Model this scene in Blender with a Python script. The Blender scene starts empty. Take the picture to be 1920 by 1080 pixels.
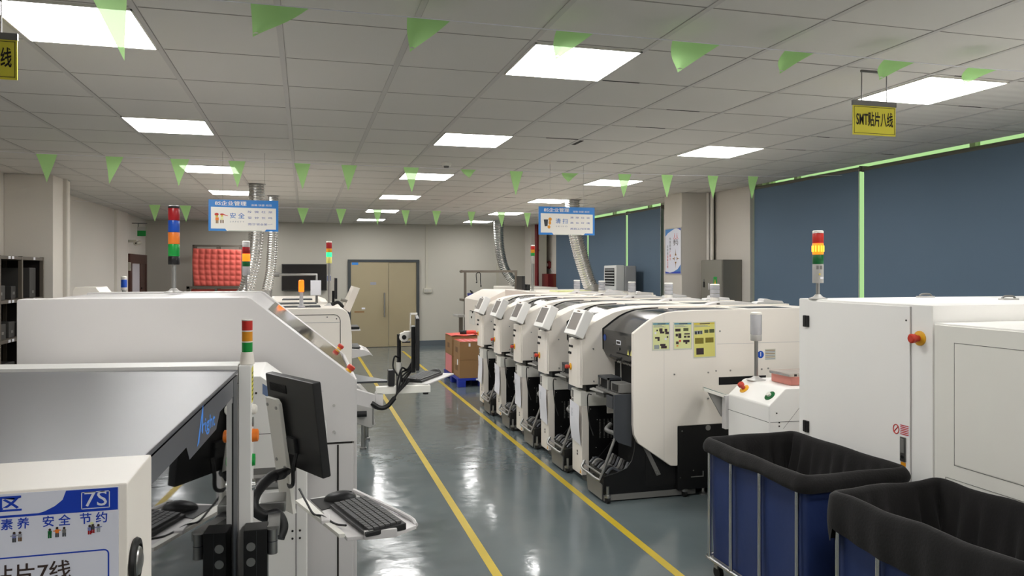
import bpy, bmesh, math, random
from mathutils import Vector, Matrix
random.seed(7)
C = bpy.context.scene.collection
R = math.radians
PI = math.pi

# ------------------------------------------------------------ camera, world, exposure
cam_data = bpy.data.cameras.new('camera')
cam = bpy.data.objects.new('camera', cam_data)
C.objects.link(cam)
cam.location = (0, 0, 1.8)
cam.rotation_euler = (R(90), 0, R(-15.3))
cam_data.sensor_width = 36
cam_data.lens = 36 * 1420 / 1920
cam_data.shift_y = -30.5 / 1920
cam_data.clip_start = 0.05
bpy.context.scene.camera = cam

world = bpy.data.worlds.new('daylight')
bpy.context.scene.world = world
world.use_nodes = True
world.node_tree.nodes['Background'].inputs[0].default_value = (0.92, 1.0, 0.88, 1)
world.node_tree.nodes['Background'].inputs[1].default_value = 0.85
vs = bpy.context.scene.view_settings
vs.view_transform = 'Standard'
vs.look = 'None'
vs.gamma = 1
vs.use_curve_mapping = False
vs.exposure = 0.0
LAMP = 24.0          # radiance of the ceiling panels

# ------------------------------------------------------------ materials
def lin(c):
    c = c / 255.0
    return c / 12.92 if c <= 0.04045 else ((c + 0.055) / 1.055) ** 2.4

def rgb(r, g, b): return (lin(r), lin(g), lin(b), 1)

def mat(name, col, rough=0.5, metal=0.0, noise=0.0, nscale=6.0, bump=0.0, bscale=120.0, coat=0.0, spec=0.5, trans=0.0, ior=1.45, alpha=1.0, sheen=0.0):
    m = bpy.data.materials.new(name)
    m.use_nodes = True
    nt = m.node_tree
    b = nt.nodes['Principled BSDF']
    b.inputs['Base Color'].default_value = col
    b.inputs['Roughness'].default_value = rough
    b.inputs['Metallic'].default_value = metal
    b.inputs['Coat Weight'].default_value = coat
    b.inputs['Specular IOR Level'].default_value = spec
    b.inputs['Transmission Weight'].default_value = trans
    b.inputs['IOR'].default_value = ior
    b.inputs['Alpha'].default_value = alpha
    b.inputs['Sheen Weight'].default_value = sheen
    tc = nt.nodes.new('ShaderNodeTexCoord')
    n = nt.nodes.new('ShaderNodeTexNoise')
    n.inputs['Scale'].default_value = nscale
    n.inputs['Detail'].default_value = 5
    nt.links.new(tc.outputs['Object'], n.inputs['Vector'])
    mx = nt.nodes.new('ShaderNodeMix')
    mx.data_type = 'RGBA'
    mx.inputs[6].default_value = col
    k = 1 - noise
    mx.inputs[7].default_value = (col[0] * k, col[1] * k, col[2] * k, 1)
    nt.links.new(n.outputs['Fac'], mx.inputs[0])
    nt.links.new(mx.outputs[2], b.inputs['Base Color'])
    if bump > 0:
        n2 = nt.nodes.new('ShaderNodeTexNoise')
        n2.inputs['Scale'].default_value = bscale
        nt.links.new(tc.outputs['Object'], n2.inputs['Vector'])
        bp = nt.nodes.new('ShaderNodeBump')
        bp.inputs['Strength'].default_value = bump
        bp.inputs['Distance'].default_value = 0.004
        nt.links.new(n2.outputs['Fac'], bp.inputs['Height'])
        nt.links.new(bp.outputs['Normal'], b.inputs['Normal'])
    return m

def emit(name, col, strength, base=None):
    m = mat(name, base or col, 0.4)
    b = m.node_tree.nodes['Principled BSDF']
    b.inputs['Emission Color'].default_value = col
    b.inputs['Emission Strength'].default_value = strength
    return m

M = {}
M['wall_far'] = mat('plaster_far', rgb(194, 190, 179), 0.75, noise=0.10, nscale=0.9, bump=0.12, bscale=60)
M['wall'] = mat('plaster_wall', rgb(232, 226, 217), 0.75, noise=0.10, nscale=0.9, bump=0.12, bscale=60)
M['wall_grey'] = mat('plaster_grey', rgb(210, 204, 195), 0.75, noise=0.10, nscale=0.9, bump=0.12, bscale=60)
M['skirting'] = mat('skirting_paint', rgb(96, 104, 110), 0.35, noise=0.1)
M['tile'] = mat('ceiling_tile', rgb(210, 207, 201), 0.6, noise=0.05, nscale=2.0)
M['tbar'] = mat('ceiling_bar', rgb(190, 187, 183), 0.45)
M['gap'] = mat('ceiling_gap', rgb(150, 146, 141), 0.8)
M['dark_gap'] = mat('ceiling_shadow_gap', rgb(52, 48, 46), 0.9)
M['white'] = mat('white_paint', rgb(210, 207, 206), 0.38, noise=0.03, nscale=1.5, bump=0.03, bscale=400)
M['oven_white'] = mat('cabinet_white', rgb(246, 244, 240), 0.38, noise=0.03, nscale=1.5)
M['cream'] = mat('cream_paint', rgb(246, 239, 229), 0.36, noise=0.03, nscale=1.5, bump=0.03, bscale=400)
M['offwhite'] = mat('grey_white_paint', rgb(236, 234, 226), 0.45, noise=0.03, nscale=1.5)
M['ltgrey'] = mat('light_grey_paint', rgb(178, 176, 172), 0.4, noise=0.04)
M['midgrey'] = mat('mid_grey_paint', rgb(120, 119, 116), 0.45, noise=0.06)
M['seam'] = mat('panel_seam', rgb(92, 90, 88), 0.8)
M['cabinet_grey'] = mat('cabinet_grey', rgb(122, 119, 110), 0.45, noise=0.06)
M['band_grey'] = mat('grey_door_band', rgb(92, 94, 100), 0.3)
M['lid'] = mat('grey_metallic_lid', rgb(92, 93, 99), 0.30, metal=0.0, noise=0.12, nscale=3.0, bump=0.08, bscale=700)
M['black'] = mat('black_paint', rgb(14, 14, 15), 0.45, noise=0.1)
M['black_matt'] = mat('matt_black', rgb(14, 14, 15), 0.8)
M['black_plastic'] = mat('black_plastic', rgb(33, 33, 34), 0.42, noise=0.08, bump=0.05, bscale=600)
M['slate'] = mat('slate_plate', rgb(62, 65, 70), 0.4, noise=0.06)
M['smoke'] = mat('smoked_cover', rgb(40, 41, 43), 0.16, coat=0.25, noise=0.12, nscale=2.0)
M['mirror_glass'] = mat('dark_mirror_glass', rgb(116, 117, 121), 0.025, metal=1.0)
M['window_pane'] = mat('machine_window', rgb(150, 149, 148), 0.06, metal=0.85)
M['chrome'] = mat('chrome', rgb(205, 205, 205), 0.18, metal=1.0)
M['steel'] = mat('brushed_steel', rgb(168, 168, 166), 0.34, metal=1.0, noise=0.1)
M['alu'] = mat('flexible_aluminium', rgb(196, 196, 194), 0.26, metal=1.0, noise=0.12, nscale=20)
M['blind'] = mat('blue_blind_fabric', rgb(96, 116, 136), 0.8, noise=0.05, nscale=1.2, bump=0.1, bscale=500)
M['rail'] = mat('blind_rail', rgb(96, 92, 84), 0.5)
M['frame'] = mat('window_frame_paint', rgb(190, 186, 172), 0.5)
M['yellow'] = mat('yellow_line_paint', rgb(205, 178, 50), 0.35, noise=0.25, nscale=5.0)
M['sign_yellow'] = mat('sign_yellow', rgb(228, 217, 72), 0.4)
M['ink'] = mat('black_ink', rgb(32, 27, 24), 0.6)
M['sign_blue'] = mat('sign_blue', rgb(50, 128, 205), 0.35)
M['sign_white'] = mat('sign_white', rgb(236, 232, 224), 0.4)
M['blue_ink'] = mat('blue_ink', rgb(70, 120, 185), 0.5)
M['violet_ink'] = mat('violet_ink', rgb(112, 118, 170), 0.5)
M['board_blue'] = mat('board_blue', rgb(22, 62, 178), 0.35)
M['board_white'] = mat('board_white', rgb(222, 224, 236), 0.3)
M['brown_ink'] = mat('brown_ink', rgb(58, 44, 40), 0.5)
M['red'] = mat('red_plastic', rgb(200, 46, 36), 0.35)
M['estop_red'] = mat('emergency_red', rgb(196, 62, 46), 0.35)
M['estop_yellow'] = mat('emergency_yellow', rgb(230, 172, 40), 0.4)
M['amber'] = mat('amber_plastic', rgb(226, 150, 32), 0.3)
M['green'] = mat('green_plastic', rgb(20, 148, 62), 0.3)
M['dkgreen'] = mat('dark_green_plastic', rgb(20, 98, 50), 0.3)
M['tblue'] = mat('blue_plastic', rgb(22, 76, 178), 0.3)
M['dkred'] = mat('dark_red_plastic', rgb(160, 26, 34), 0.3)
M['orange'] = mat('orange_plastic', rgb(232, 124, 40), 0.35)
M['lens'] = mat('clear_lens', rgb(218, 216, 214), 0.18, trans=0.45, ior=1.3)
M['lens_white'] = mat('white_lens', rgb(206, 206, 210), 0.2, trans=0.45, ior=1.3)
M['lit_amber'] = emit('lit_amber', (1.0, 0.19, 0.010, 1), 1.5)
M['lit_core'] = emit('lit_amber_core', (1.0, 0.50, 0.04, 1), 1.9)
M['lit_green'] = emit('lit_green', (0.03, 0.85, 0.27, 1), 1.15)
M['lamp'] = emit('led_panel', (1.0, 0.99, 0.97, 1), LAMP, (0.9, 0.9, 0.9, 1))
M['brown_door'] = mat('brown_door_wood', rgb(92, 58, 50), 0.45, noise=0.3, nscale=5.0)
M['door_white'] = mat('white_door_paint', rgb(214, 208, 214), 0.5)
M['copper_red'] = mat('fire_pipe_red', rgb(116, 28, 30), 0.4)
M['cardboard'] = mat('cardboard', rgb(150, 116, 78), 0.85, noise=0.12, nscale=4.0)
M['carton_print'] = mat('carton_print', rgb(112, 84, 56), 0.85)
M['carton_red'] = mat('carton_red_film', rgb(226, 84, 72), 0.4)
M['pink'] = mat('pink_film', rgb(226, 136, 140), 0.4)
M['pallet_blue'] = mat('pallet_blue', rgb(32, 52, 158), 0.45)
M['red_cloth'] = mat('red_cloth', rgb(228, 104, 92), 0.75, noise=0.12, nscale=5.0)
M['rack_iron'] = mat('rack_iron', rgb(104, 96, 86), 0.55, noise=0.15)
M['bag_blue'] = mat('blue_trolley_canvas', rgb(42, 60, 112), 0.5, noise=0.28, nscale=4.0, bump=0.2, bscale=30)
M['cloth_black'] = mat('black_liner_cloth', rgb(22, 20, 20), 0.95, noise=0.25, nscale=7.0, bump=0.35, bscale=90, sheen=0.05)
M['paper'] = mat('paper', rgb(232, 232, 238), 0.8)
M['paper_line'] = mat('paper_print', rgb(150, 152, 162), 0.8)
M['film'] = mat('laminated_film', rgb(214, 216, 204), 0.25)
M['sheet_green'] = mat('sheet_green', rgb(226, 230, 166), 0.5)
M['sheet_yellow'] = mat('sheet_yellow', rgb(226, 220, 126), 0.5)
M['sheet_bluebar'] = mat('sheet_blue_bar', rgb(88, 150, 180), 0.5)
M['sheet_goldbar'] = mat('sheet_gold_bar', rgb(218, 196, 76), 0.5)
M['photo_dark'] = mat('photo_dark', rgb(74, 58, 62), 0.6, noise=0.6, nscale=90.0)
M['photo_green'] = mat('photo_green', rgb(104, 110, 74), 0.6, noise=0.6, nscale=90.0)
M['photo_gold'] = mat('photo_gold', rgb(150, 138, 52), 0.6, noise=0.6, nscale=90.0)
M['photo_grey'] = mat('photo_grey', rgb(150, 158, 162), 0.6)
M['teal'] = mat('teal_mat', rgb(40, 98, 92), 0.6)
M['screen_off'] = mat('dark_screen', rgb(30, 28, 28), 0.12)
M['screen_grey'] = mat('touch_screen', rgb(152, 146, 142), 0.14, coat=0.5)
M['screen_blue'] = mat('blue_screen', rgb(112, 132, 168), 0.2)
M['key'] = mat('key_grey', rgb(72, 72, 72), 0.55)
M['rubber'] = mat('rubber', rgb(24, 24, 24), 0.7)
M['cable'] = mat('black_cable', rgb(20, 20, 21), 0.5)
M['grey_cable'] = mat('grey_cable', rgb(190, 190, 188), 0.5)
M['frost'] = mat('frosted_door_film', rgb(170, 157, 127), 0.22, noise=0.16, nscale=1.3, coat=0.4)
M['dark_frame'] = mat('dark_door_frame', rgb(62, 66, 68), 0.4)
M['water_clear'] = mat('clear_plastic', rgb(226, 222, 216), 0.15, trans=0.75, ior=1.2)
M['pink_clear'] = mat('pink_plastic', rgb(230, 158, 146), 0.25, trans=0.35, ior=1.2)
M['bin'] = mat('dark_bin', rgb(70, 68, 66), 0.6, noise=0.15)
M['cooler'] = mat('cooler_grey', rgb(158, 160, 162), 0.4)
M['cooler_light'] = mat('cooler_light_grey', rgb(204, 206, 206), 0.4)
M['ply'] = mat('rack_back', rgb(40, 34, 33), 0.8)
M['brand_blue'] = mat('lettering_blue', rgb(84, 158, 255), 0.4)

def flag_material():
    m = bpy.data.materials.new('green_pennant_fabric')
    m.use_nodes = True
    nt = m.node_tree
    nt.nodes.clear()
    o = nt.nodes.new('ShaderNodeOutputMaterial')
    d = nt.nodes.new('ShaderNodeBsdfDiffuse'); d.inputs[0].default_value = rgb(176, 230, 146)
    t = nt.nodes.new('ShaderNodeBsdfTranslucent'); t.inputs[0].default_value = rgb(194, 240, 168)
    x = nt.nodes.new('ShaderNodeMixShader'); x.inputs[0].default_value = 0.5
    p = nt.nodes.new('ShaderNodeBsdfTransparent'); p.inputs[0].default_value = rgb(200, 226, 190)
    y = nt.nodes.new('ShaderNodeMixShader'); y.inputs[0].default_value = 0.04
    nt.links.new(d.outputs[0], x.inputs[1]); nt.links.new(t.outputs[0], x.inputs[2])
    nt.links.new(x.outputs[0], y.inputs[1]); nt.links.new(p.outputs[0], y.inputs[2])
    nt.links.new(y.outputs[0], o.inputs[0])
    return m
M['flag'] = flag_material()

def glass_pane(name, tint):
    m = bpy.data.materials.new(name)
    m.use_nodes = True
    nt = m.node_tree
    nt.nodes.clear()
    o = nt.nodes.new('ShaderNodeOutputMaterial')
    t = nt.nodes.new('ShaderNodeBsdfTransparent'); t.inputs[0].default_value = tint
    g = nt.nodes.new('ShaderNodeBsdfGlossy'); g.inputs['Roughness'].default_value = 0.05
    x = nt.nodes.new('ShaderNodeMixShader'); x.inputs[0].default_value = 0.08
    nt.links.new(t.outputs[0], x.inputs[1]); nt.links.new(g.outputs[0], x.inputs[2])
    nt.links.new(x.outputs[0], o.inputs[0])
    return m
M['green_glass'] = glass_pane('green_window_glass', (0.60, 0.92, 0.44, 1))
M['clear_cover'] = glass_pane('clear_cover_sheet', (0.75, 0.78, 0.78, 1))

def floor_material():
    m = bpy.data.materials.new('epoxy_floor')
    m.use_nodes = True
    nt = m.node_tree
    b = nt.nodes['Principled BSDF']
    tc = nt.nodes.new('ShaderNodeTexCoord')
    n1 = nt.nodes.new('ShaderNodeTexNoise'); n1.inputs['Scale'].default_value = 0.9; n1.inputs['Detail'].default_value = 8
    n2 = nt.nodes.new('ShaderNodeTexNoise'); n2.inputs['Scale'].default_value = 7; n2.inputs['Detail'].default_value = 6
    for n in (n1, n2): nt.links.new(tc.outputs['Object'], n.inputs['Vector'])
    cr = nt.nodes.new('ShaderNodeValToRGB')
    cr.color_ramp.elements[0].position = 0.3; cr.color_ramp.elements[0].color = rgb(87, 97, 100)
    cr.color_ramp.elements[1].position = 0.7; cr.color_ramp.elements[1].color = rgb(104, 114, 116)
    nt.links.new(n1.outputs['Fac'], cr.inputs[0])
    nt.links.new(cr.outputs[0], b.inputs['Base Color'])
    rr = nt.nodes.new('ShaderNodeMapRange')
    rr.inputs['From Min'].default_value = 0.3; rr.inputs['From Max'].default_value = 0.75
    rr.inputs['To Min'].default_value = 0.07; rr.inputs['To Max'].default_value = 0.22
    nt.links.new(n2.outputs['Fac'], rr.inputs['Value'])
    nt.links.new(rr.outputs[0], b.inputs['Roughness'])
    n3 = nt.nodes.new('ShaderNodeTexNoise'); n3.inputs['Scale'].default_value = 5.5; n3.inputs['Detail'].default_value = 4
    nt.links.new(tc.outputs['Object'], n3.inputs['Vector'])
    bp = nt.nodes.new('ShaderNodeBump'); bp.inputs['Strength'].default_value = 0.12; bp.inputs['Distance'].default_value = 0.02
    nt.links.new(n3.outputs['Fac'], bp.inputs['Height'])
    nt.links.new(bp.outputs['Normal'], b.inputs['Normal'])
    b.inputs['Specular IOR Level'].default_value = 0.55
    return m
M['floor'] = floor_material()

def tile_material():
    # plain panels that turn finely ribbed towards the window wall
    m = M['tile']
    nt = m.node_tree
    b = nt.nodes['Principled BSDF']
    tc = nt.nodes.new('ShaderNodeTexCoord')
    sp = nt.nodes.new('ShaderNodeSeparateXYZ'); nt.links.new(tc.outputs['Object'], sp.inputs[0])
    mr = nt.nodes.new('ShaderNodeMapRange'); mr.inputs['From Min'].default_value = 3.2; mr.inputs['From Max'].default_value = 5.2
    nt.links.new(sp.outputs['X'], mr.inputs['Value'])
    w = nt.nodes.new('ShaderNodeTexWave'); w.bands_direction = 'Y'; w.inputs['Scale'].default_value = 2.6
    w.inputs['Distortion'].default_value = 0.4
    nt.links.new(tc.outputs['Object'], w.inputs['Vector'])
    mu = nt.nodes.new('ShaderNodeMath'); mu.operation = 'MULTIPLY'
    nt.links.new(mr.outputs[0], mu.inputs[0]); nt.links.new(w.outputs['Fac'], mu.inputs[1])
    bp = nt.nodes.new('ShaderNodeBump'); bp.inputs['Strength'].default_value = 0.5; bp.inputs['Distance'].default_value = 0.01
    nt.links.new(mu.outputs[0], bp.inputs['Height'])
    nt.links.new(bp.outputs['Normal'], b.inputs['Normal'])
tile_material()

# ------------------------------------------------------------ mesh building
ORG = {}

class MB:
    def __init__(self):
        self.bm = bmesh.new(); self.mats = []; self.xf = None; self.bevelled = False
    def mi(self, m):
        m = M[m] if isinstance(m, str) else m
        if m not in self.mats: self.mats.append(m)
        return self.mats.index(m)
    def merge(self, tb, m, smooth=False):
        k = self.mi(m); mp = {}
        for v in tb.verts:
            co = self.xf @ v.co if self.xf is not None else v.co
            mp[v] = self.bm.verts.new(co)
        for f in tb.faces:
            try: nf = self.bm.faces.new([mp[v] for v in f.verts])
            except ValueError: continue
            nf.material_index = k; nf.smooth = smooth
        tb.free(); return self
    def box(self, x0, x1, y0, y1, z0, z1, m, bev=0.0, seg=2):
        tb = bmesh.new()
        bmesh.ops.create_cube(tb, size=1)
        for v in tb.verts:
            v.co = Vector(((x0 + x1) / 2 + v.co.x * (x1 - x0), (y0 + y1) / 2 + v.co.y * (y1 - y0), (z0 + z1) / 2 + v.co.z * (z1 - z0)))
        if bev > 0:
            self.bevelled = True
            bmesh.ops.bevel(tb, geom=tb.edges[:], offset=bev, segments=seg, profile=0.5, affect='EDGES')
        return self.merge(tb, m, bev > 0)
    def prism(self, pts, axis, a0, a1, m, bev=0.0, seg=2):
        def P(p, a):
            return Vector((p[0], a, p[1])) if axis == 'y' else Vector((a, p[0], p[1])) if axis == 'x' else Vector((p[0], p[1], a))
        tb = bmesh.new()
        A = [tb.verts.new(P(p, a0)) for p in pts]; B = [tb.verts.new(P(p, a1)) for p in pts]
        tb.faces.new(A); tb.faces.new(B[::-1])
        n = len(pts)
        for i in range(n): tb.faces.new([A[i], B[i], B[(i + 1) % n], A[(i + 1) % n]])
        bmesh.ops.recalc_face_normals(tb, faces=tb.faces[:])
        if bev > 0:
            self.bevelled = True
            bmesh.ops.bevel(tb, geom=tb.edges[:], offset=bev, segments=seg, profile=0.5, affect='EDGES')
        return self.merge(tb, m, bev > 0)
    def poly(self, pts, m):
        tb = bmesh.new(); tb.faces.new([tb.verts.new(Vector(p)) for p in pts]); return self.merge(tb, m)
    def lathe(self, prof, base, m, axis=(0, 0, 1), n=24):
        q = Vector((0, 0, 1)).rotation_difference(Vector(axis).normalized()); b = Vector(base)
        tb = bmesh.new(); rings = []
        for r, z in prof:
            rings.append([tb.verts.new(b + q @ Vector((r * math.cos(2 * PI * i / n), r * math.sin(2 * PI * i / n), z))) for i in range(n)])
        for a, c in zip(rings, rings[1:]):
            for i in range(n): tb.faces.new([a[i], a[(i + 1) % n], c[(i + 1) % n], c[i]])
        tb.faces.new(rings[0][::-1]); tb.faces.new(rings[-1])
        return self.merge(tb, m, True)
    def cyl(self, p0, p1, r, m, n=20, r1=None):
        d = Vector(p1) - Vector(p0)
        return self.lathe([(r, 0), (r if r1 is None else r1, d.length)], p0, m, d, n)
    def tube(self, path, r, m, n=10, radii=None, closed=False):
        pts = [Vector(p) for p in path]; N = len(pts); rings = []
        tb = bmesh.new(); up = None
        for i, p in enumerate(pts):
            if closed: t = (pts[(i + 1) % N] - pts[i - 1]).normalized()
            else: t = (pts[min(i + 1, N - 1)] - pts[max(i - 1, 0)]).normalized()
            if up is None:
                up = Vector((0, 0, 1)) if abs(t.z) < 0.9 else Vector((1, 0, 0))
            a = t.cross(up).normalized(); up = a.cross(t).normalized()
            rr = radii[i] if radii else r
            rings.append([tb.verts.new(p + (a * math.cos(2 * PI * k / n) + up * math.sin(2 * PI * k / n)) * rr) for k in range(n)])
        prs = list(zip(rings, rings[1:])) + ([(rings[-1], rings[0])] if closed else [])
        for a, c in prs:
            for i in range(n): tb.faces.new([a[i], a[(i + 1) % n], c[(i + 1) % n], c[i]])
        if not closed: tb.faces.new(rings[0][::-1]); tb.faces.new(rings[-1])
        bmesh.ops.recalc_face_normals(tb, faces=tb.faces[:])
        return self.merge(tb, m, True)
    def grid(self, fn, nu, nv, m, closed_u=False, smooth=True):
        tb = bmesh.new()
        V = [[tb.verts.new(Vector(fn(i, j))) for j in range(nv)] for i in range(nu)]
        for i in range(nu if closed_u else nu - 1):
            for j in range(nv - 1):
                tb.faces.new([V[i][j], V[(i + 1) % nu][j], V[(i + 1) % nu][j + 1], V[i][j + 1]])
        return self.merge(tb, m, smooth)
    def text(self, s, pos, right, up, size, m, bold=0.0, align='CENTER', width=None, sx=1.0):
        cu = bpy.data.curves.new('txt', 'FONT'); cu.body = s; cu.size = 1.0; cu.align_x = align; cu.align_y = 'CENTER'; cu.offset = bold; cu.resolution_u = 3
        o = bpy.data.objects.new('txt', cu); C.objects.link(o)
        bpy.context.view_layer.update()
        dg = bpy.context.evaluated_depsgraph_get()
        me = bpy.data.meshes.new_from_object(o.evaluated_get(dg))
        tb = bmesh.new(); tb.from_mesh(me)
        bpy.data.objects.remove(o); bpy.data.curves.remove(cu); bpy.data.meshes.remove(me)
        r = Vector(right).normalized(); u = Vector(up).normalized(); p = Vector(pos)
        if tb.verts:
            w = max(v.co.x for v in tb.verts) - min(v.co.x for v in tb.verts)
            k = (width / (w * size)) if width else sx
            for v in tb.verts: v.co = p + r * v.co.x * size * k + u * v.co.y * size
        return self.merge(tb, m)
    def build(self, name, parent=None, ang=40):
        me = bpy.data.meshes.new(name)
        self.bm.normal_update()
        for m in self.mats: me.materials.append(m)
        o = bpy.data.objects.new(name, me); C.objects.link(o)
        org = Vector((0, 0, 0))
        if parent is not None:
            o.parent = parent; org = ORG[parent]
        ORG[o] = org
        if org.length > 0: bmesh.ops.translate(self.bm, verts=self.bm.verts[:], vec=-org)
        self.bm.to_mesh(me); self.bm.free()
        try: me.set_sharp_from_angle(angle=R(ang))
        except Exception: pass
        if self.bevelled:
            wn = o.modifiers.new('weighted_normals', 'WEIGHTED_NORMAL'); wn.keep_sharp = True; wn.weight = 100
        return o

def tag(o, label=None, cat=None, group=None, kind=None):
    if label: o['label'] = label
    if cat: o['category'] = cat
    if group: o['group'] = group
    if kind: o['kind'] = kind
    return o

def thing(name, label, cat, loc, group=None):
    o = bpy.data.objects.new(name, None); C.objects.link(o)
    o.location = loc; o.empty_display_size = 0.1
    ORG[o] = Vector(loc)
    return tag(o, label, cat, group)

def struct(mb, name): return tag(mb.build(name), kind='structure')

def solo(mb, name, label, cat, group=None):
    return tag(mb.build(name), label, cat, group)

def kids(o): return [c for c in bpy.data.objects if c.parent == o]

def copy_tree(o, parent=None):
    c = o.copy(); C.objects.link(c); ORG[c] = ORG[o]
    if parent is not None: c.parent = parent
    for ch in kids(o): copy_tree(ch, c)
    return c

def arcpts(cx, cz, r, a0, a1, n):
    return [(cx + r * math.cos(R(a0 + (a1 - a0) * i / n)), cz + r * math.sin(R(a0 + (a1 - a0) * i / n))) for i in range(n + 1)]

def bez(p, n=24):
    # Catmull-Rom through points
    P = [Vector(q) for q in p]; P = [2 * P[0] - P[1]] + P + [2 * P[-1] - P[-2]]
    out = []
    for i in range(1, len(P) - 2):
        for k in range(n):
            t = k / n; a, b, c, d = P[i - 1], P[i], P[i + 1], P[i + 2]
            out.append(0.5 * ((2 * b) + (-a + c) * t + (2 * a - 5 * b + 4 * c - d) * t * t + (-a + 3 * b - 3 * c + d) * t ** 3))
    out.append(P[-2]); return out

X, Y, Z = Vector((1, 0, 0)), Vector((0, 1, 0)), Vector((0, 0, 1))
CEIL = 2.95
# ============================================================ THE SETTING
XL, XR, YB, YF = -3.4, 5.86, -5.2, 18.3

b = MB(); b.box(XL - 0.2, XR + 0.3, YB - 0.2, YF + 0.2, -0.12, 0, 'floor'); struct(b, 'floor')
for i, x in enumerate((1.10, 2.14)):
    b = MB(); b.box(x - 0.028, x + 0.028, 0.6, 17.2, 0.0, 0.0015, 'yellow'); struct(b, 'trim_%d' % (i + 1))

# ceiling: panels, running bars and thin cross joints
TX0, TXP, TY0, TYP = -0.72, 0.605, 3.60, 0.645
b = MB()
b.box(XL - 0.2, 5.755, YB - 0.2, YF + 0.2, CEIL, CEIL + 0.15, 'tile')
k = -5
bars = []
while True:
    x = TX0 + TXP * k
    if x > 5.7: break
    if x > XL:
        b.box(x - 0.014, x + 0.014, YB, YF, CEIL - 0.004, CEIL + 0.001, 'tbar'); bars.append(x)
        b.box(x + 0.014, x + 0.0165, YB, YF, CEIL - 0.0015, CEIL + 0.001, 'gap')
    k += 1
k = -10
rj = random.Random(3)
while TY0 + TYP * k < YF:
    y = TY0 + TYP * k
    if y > YB:
        for x in [XL] + bars:
            x1 = min([q for q in bars if q > x + 0.01] + [5.755])
            w = 0.0028 + 0.0022 * rj.random()
            b.box(x + 0.02, x1 - 0.015, y - w, y + w, CEIL - 0.0012, CEIL + 0.001, 'gap')
            if x > 1.6 and rj.random() < 0.30:
                s = x + 0.02 + 0.3 * rj.random()
                b.box(s, s + 0.12 + 0.14 * rj.random(), y - 0.006, y + 0.006, CEIL - 0.002, CEIL + 0.001, 'dark_gap')
    k += 1
b.box(2.30, 2.36, 6.24, 6.46, CEIL - 0.003, CEIL + 0.001, 'dark_gap')
b.box(2.0, 2.3, 6.19, 6.205, CEIL - 0.002, CEIL + 0.001, 'dark_gap')
struct(b, 'ceiling')
b = MB(); b.box(5.74, XR + 0.3, YB - 0.2, YF + 0.2, CEIL + 0.15, CEIL + 0.2, 'wall'); struct(b, 'trim_10')

# walls
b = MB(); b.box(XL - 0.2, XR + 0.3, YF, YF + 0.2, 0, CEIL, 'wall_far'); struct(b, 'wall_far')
b = MB(); b.box(XL - 0.2, XR + 0.3, YB - 0.2, YB, 0, CEIL, 'wall'); struct(b, 'wall_back')
b = MB(); b.box(XL - 0.2, XL, YB, YF, 0, CEIL, 'wall'); struct(b, 'wall_left')
b = MB()
b.box(XL, -2.885, 10.12, 10.80, 0, CEIL, 'wall', 0.008)
struct(b, 'trim_3')
b = MB(); b.box(-2.89, -2.845, 10.50, 10.56, 0, CEIL, 'wall_grey'); struct(b, 'trim_4')
b = MB(); b.box(XL - 0.01, XL + 0.05, 15.45, 16.35, 0, CEIL, 'wall', 0.005); struct(b, 'trim_5')
# right wall with two long window openings
SILL = 0.9
b = MB()
b.box(XR, XR + 0.2, YB, YF, 0, SILL, 'wall')
b.box(XR, XR + 0.2, YB, 2.0, SILL, CEIL + 0.15, 'wall')
b.box(XR, XR + 0.2, 8.82, 11.80, SILL, CEIL + 0.15, 'wall')
b.box(XR, XR + 0.2, 17.2, YF, SILL, CEIL + 0.15, 'wall')
struct(b, 'wall_right')
b = MB(); b.box(5.27, XR, 9.94, 10.50, 0, CEIL, 'wall_grey', 0.006); struct(b, 'trim_6')
b = MB(); b.box(5.745, XR, 8.93, 9.94, 0, CEIL, 'wall_grey', 0.004); struct(b, 'trim_7')
b = MB(); b.box(5.34, 5.74, 17.75, YF, 0, CEIL, 'wall_grey', 0.006); struct(b, 'trim_8')
b = MB()
for z0, z1 in ((0, 1),):
    b.cyl((5.68, 9.905, 0), (5.68, 9.905, CEIL), 0.026, 'wall')
    b.cyl((5.68, 9.80, 0), (5.68, 9.80, CEIL), 0.026, 'wall')
    b.box(5.70, 5.745, 9.83, 9.88, 0, CEIL, 'dark_gap')
struct(b, 'trim_9')
b = MB(); b.box(XL, 0.97, YF - 0.02, YF, 0, 0.13, 'skirting'); b.box(2.67, 5.34, YF - 0.02, YF, 0, 0.13, 'skirting'); struct(b, 'baseboard_far')
b = MB(); b.box(XL, XL + 0.02, 10.8, YF, 0, 0.13, 'skirting'); struct(b, 'baseboard_left')

# windows: frame with green-tinted panes
def window(n, y0, y1, mull):
    f = MB()
    for y in [y0 + 0.03] + mull + [y1 - 0.03]: f.box(XR + 0.06, XR + 0.12, y - 0.03, y + 0.03, SILL, CEIL + 0.15, 'frame')
    f.box(XR + 0.06, XR + 0.12, y0, y1, SILL, SILL + 0.05, 'frame')
    o = struct(f, 'window_%d' % n)
    g = MB(); g.poly([(XR + 0.09, y0, SILL), (XR + 0.09, y1, SILL), (XR + 0.09, y1, CEIL + 0.15), (XR + 0.09, y0, CEIL + 0.15)], 'green_glass')
    g.build('window_pane', o)
window(1, 2.0, 8.82, [4.3, 5.6, 8.2])
window(2, 11.80, 17.2, [12.4, 14.0, 16.2])

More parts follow.
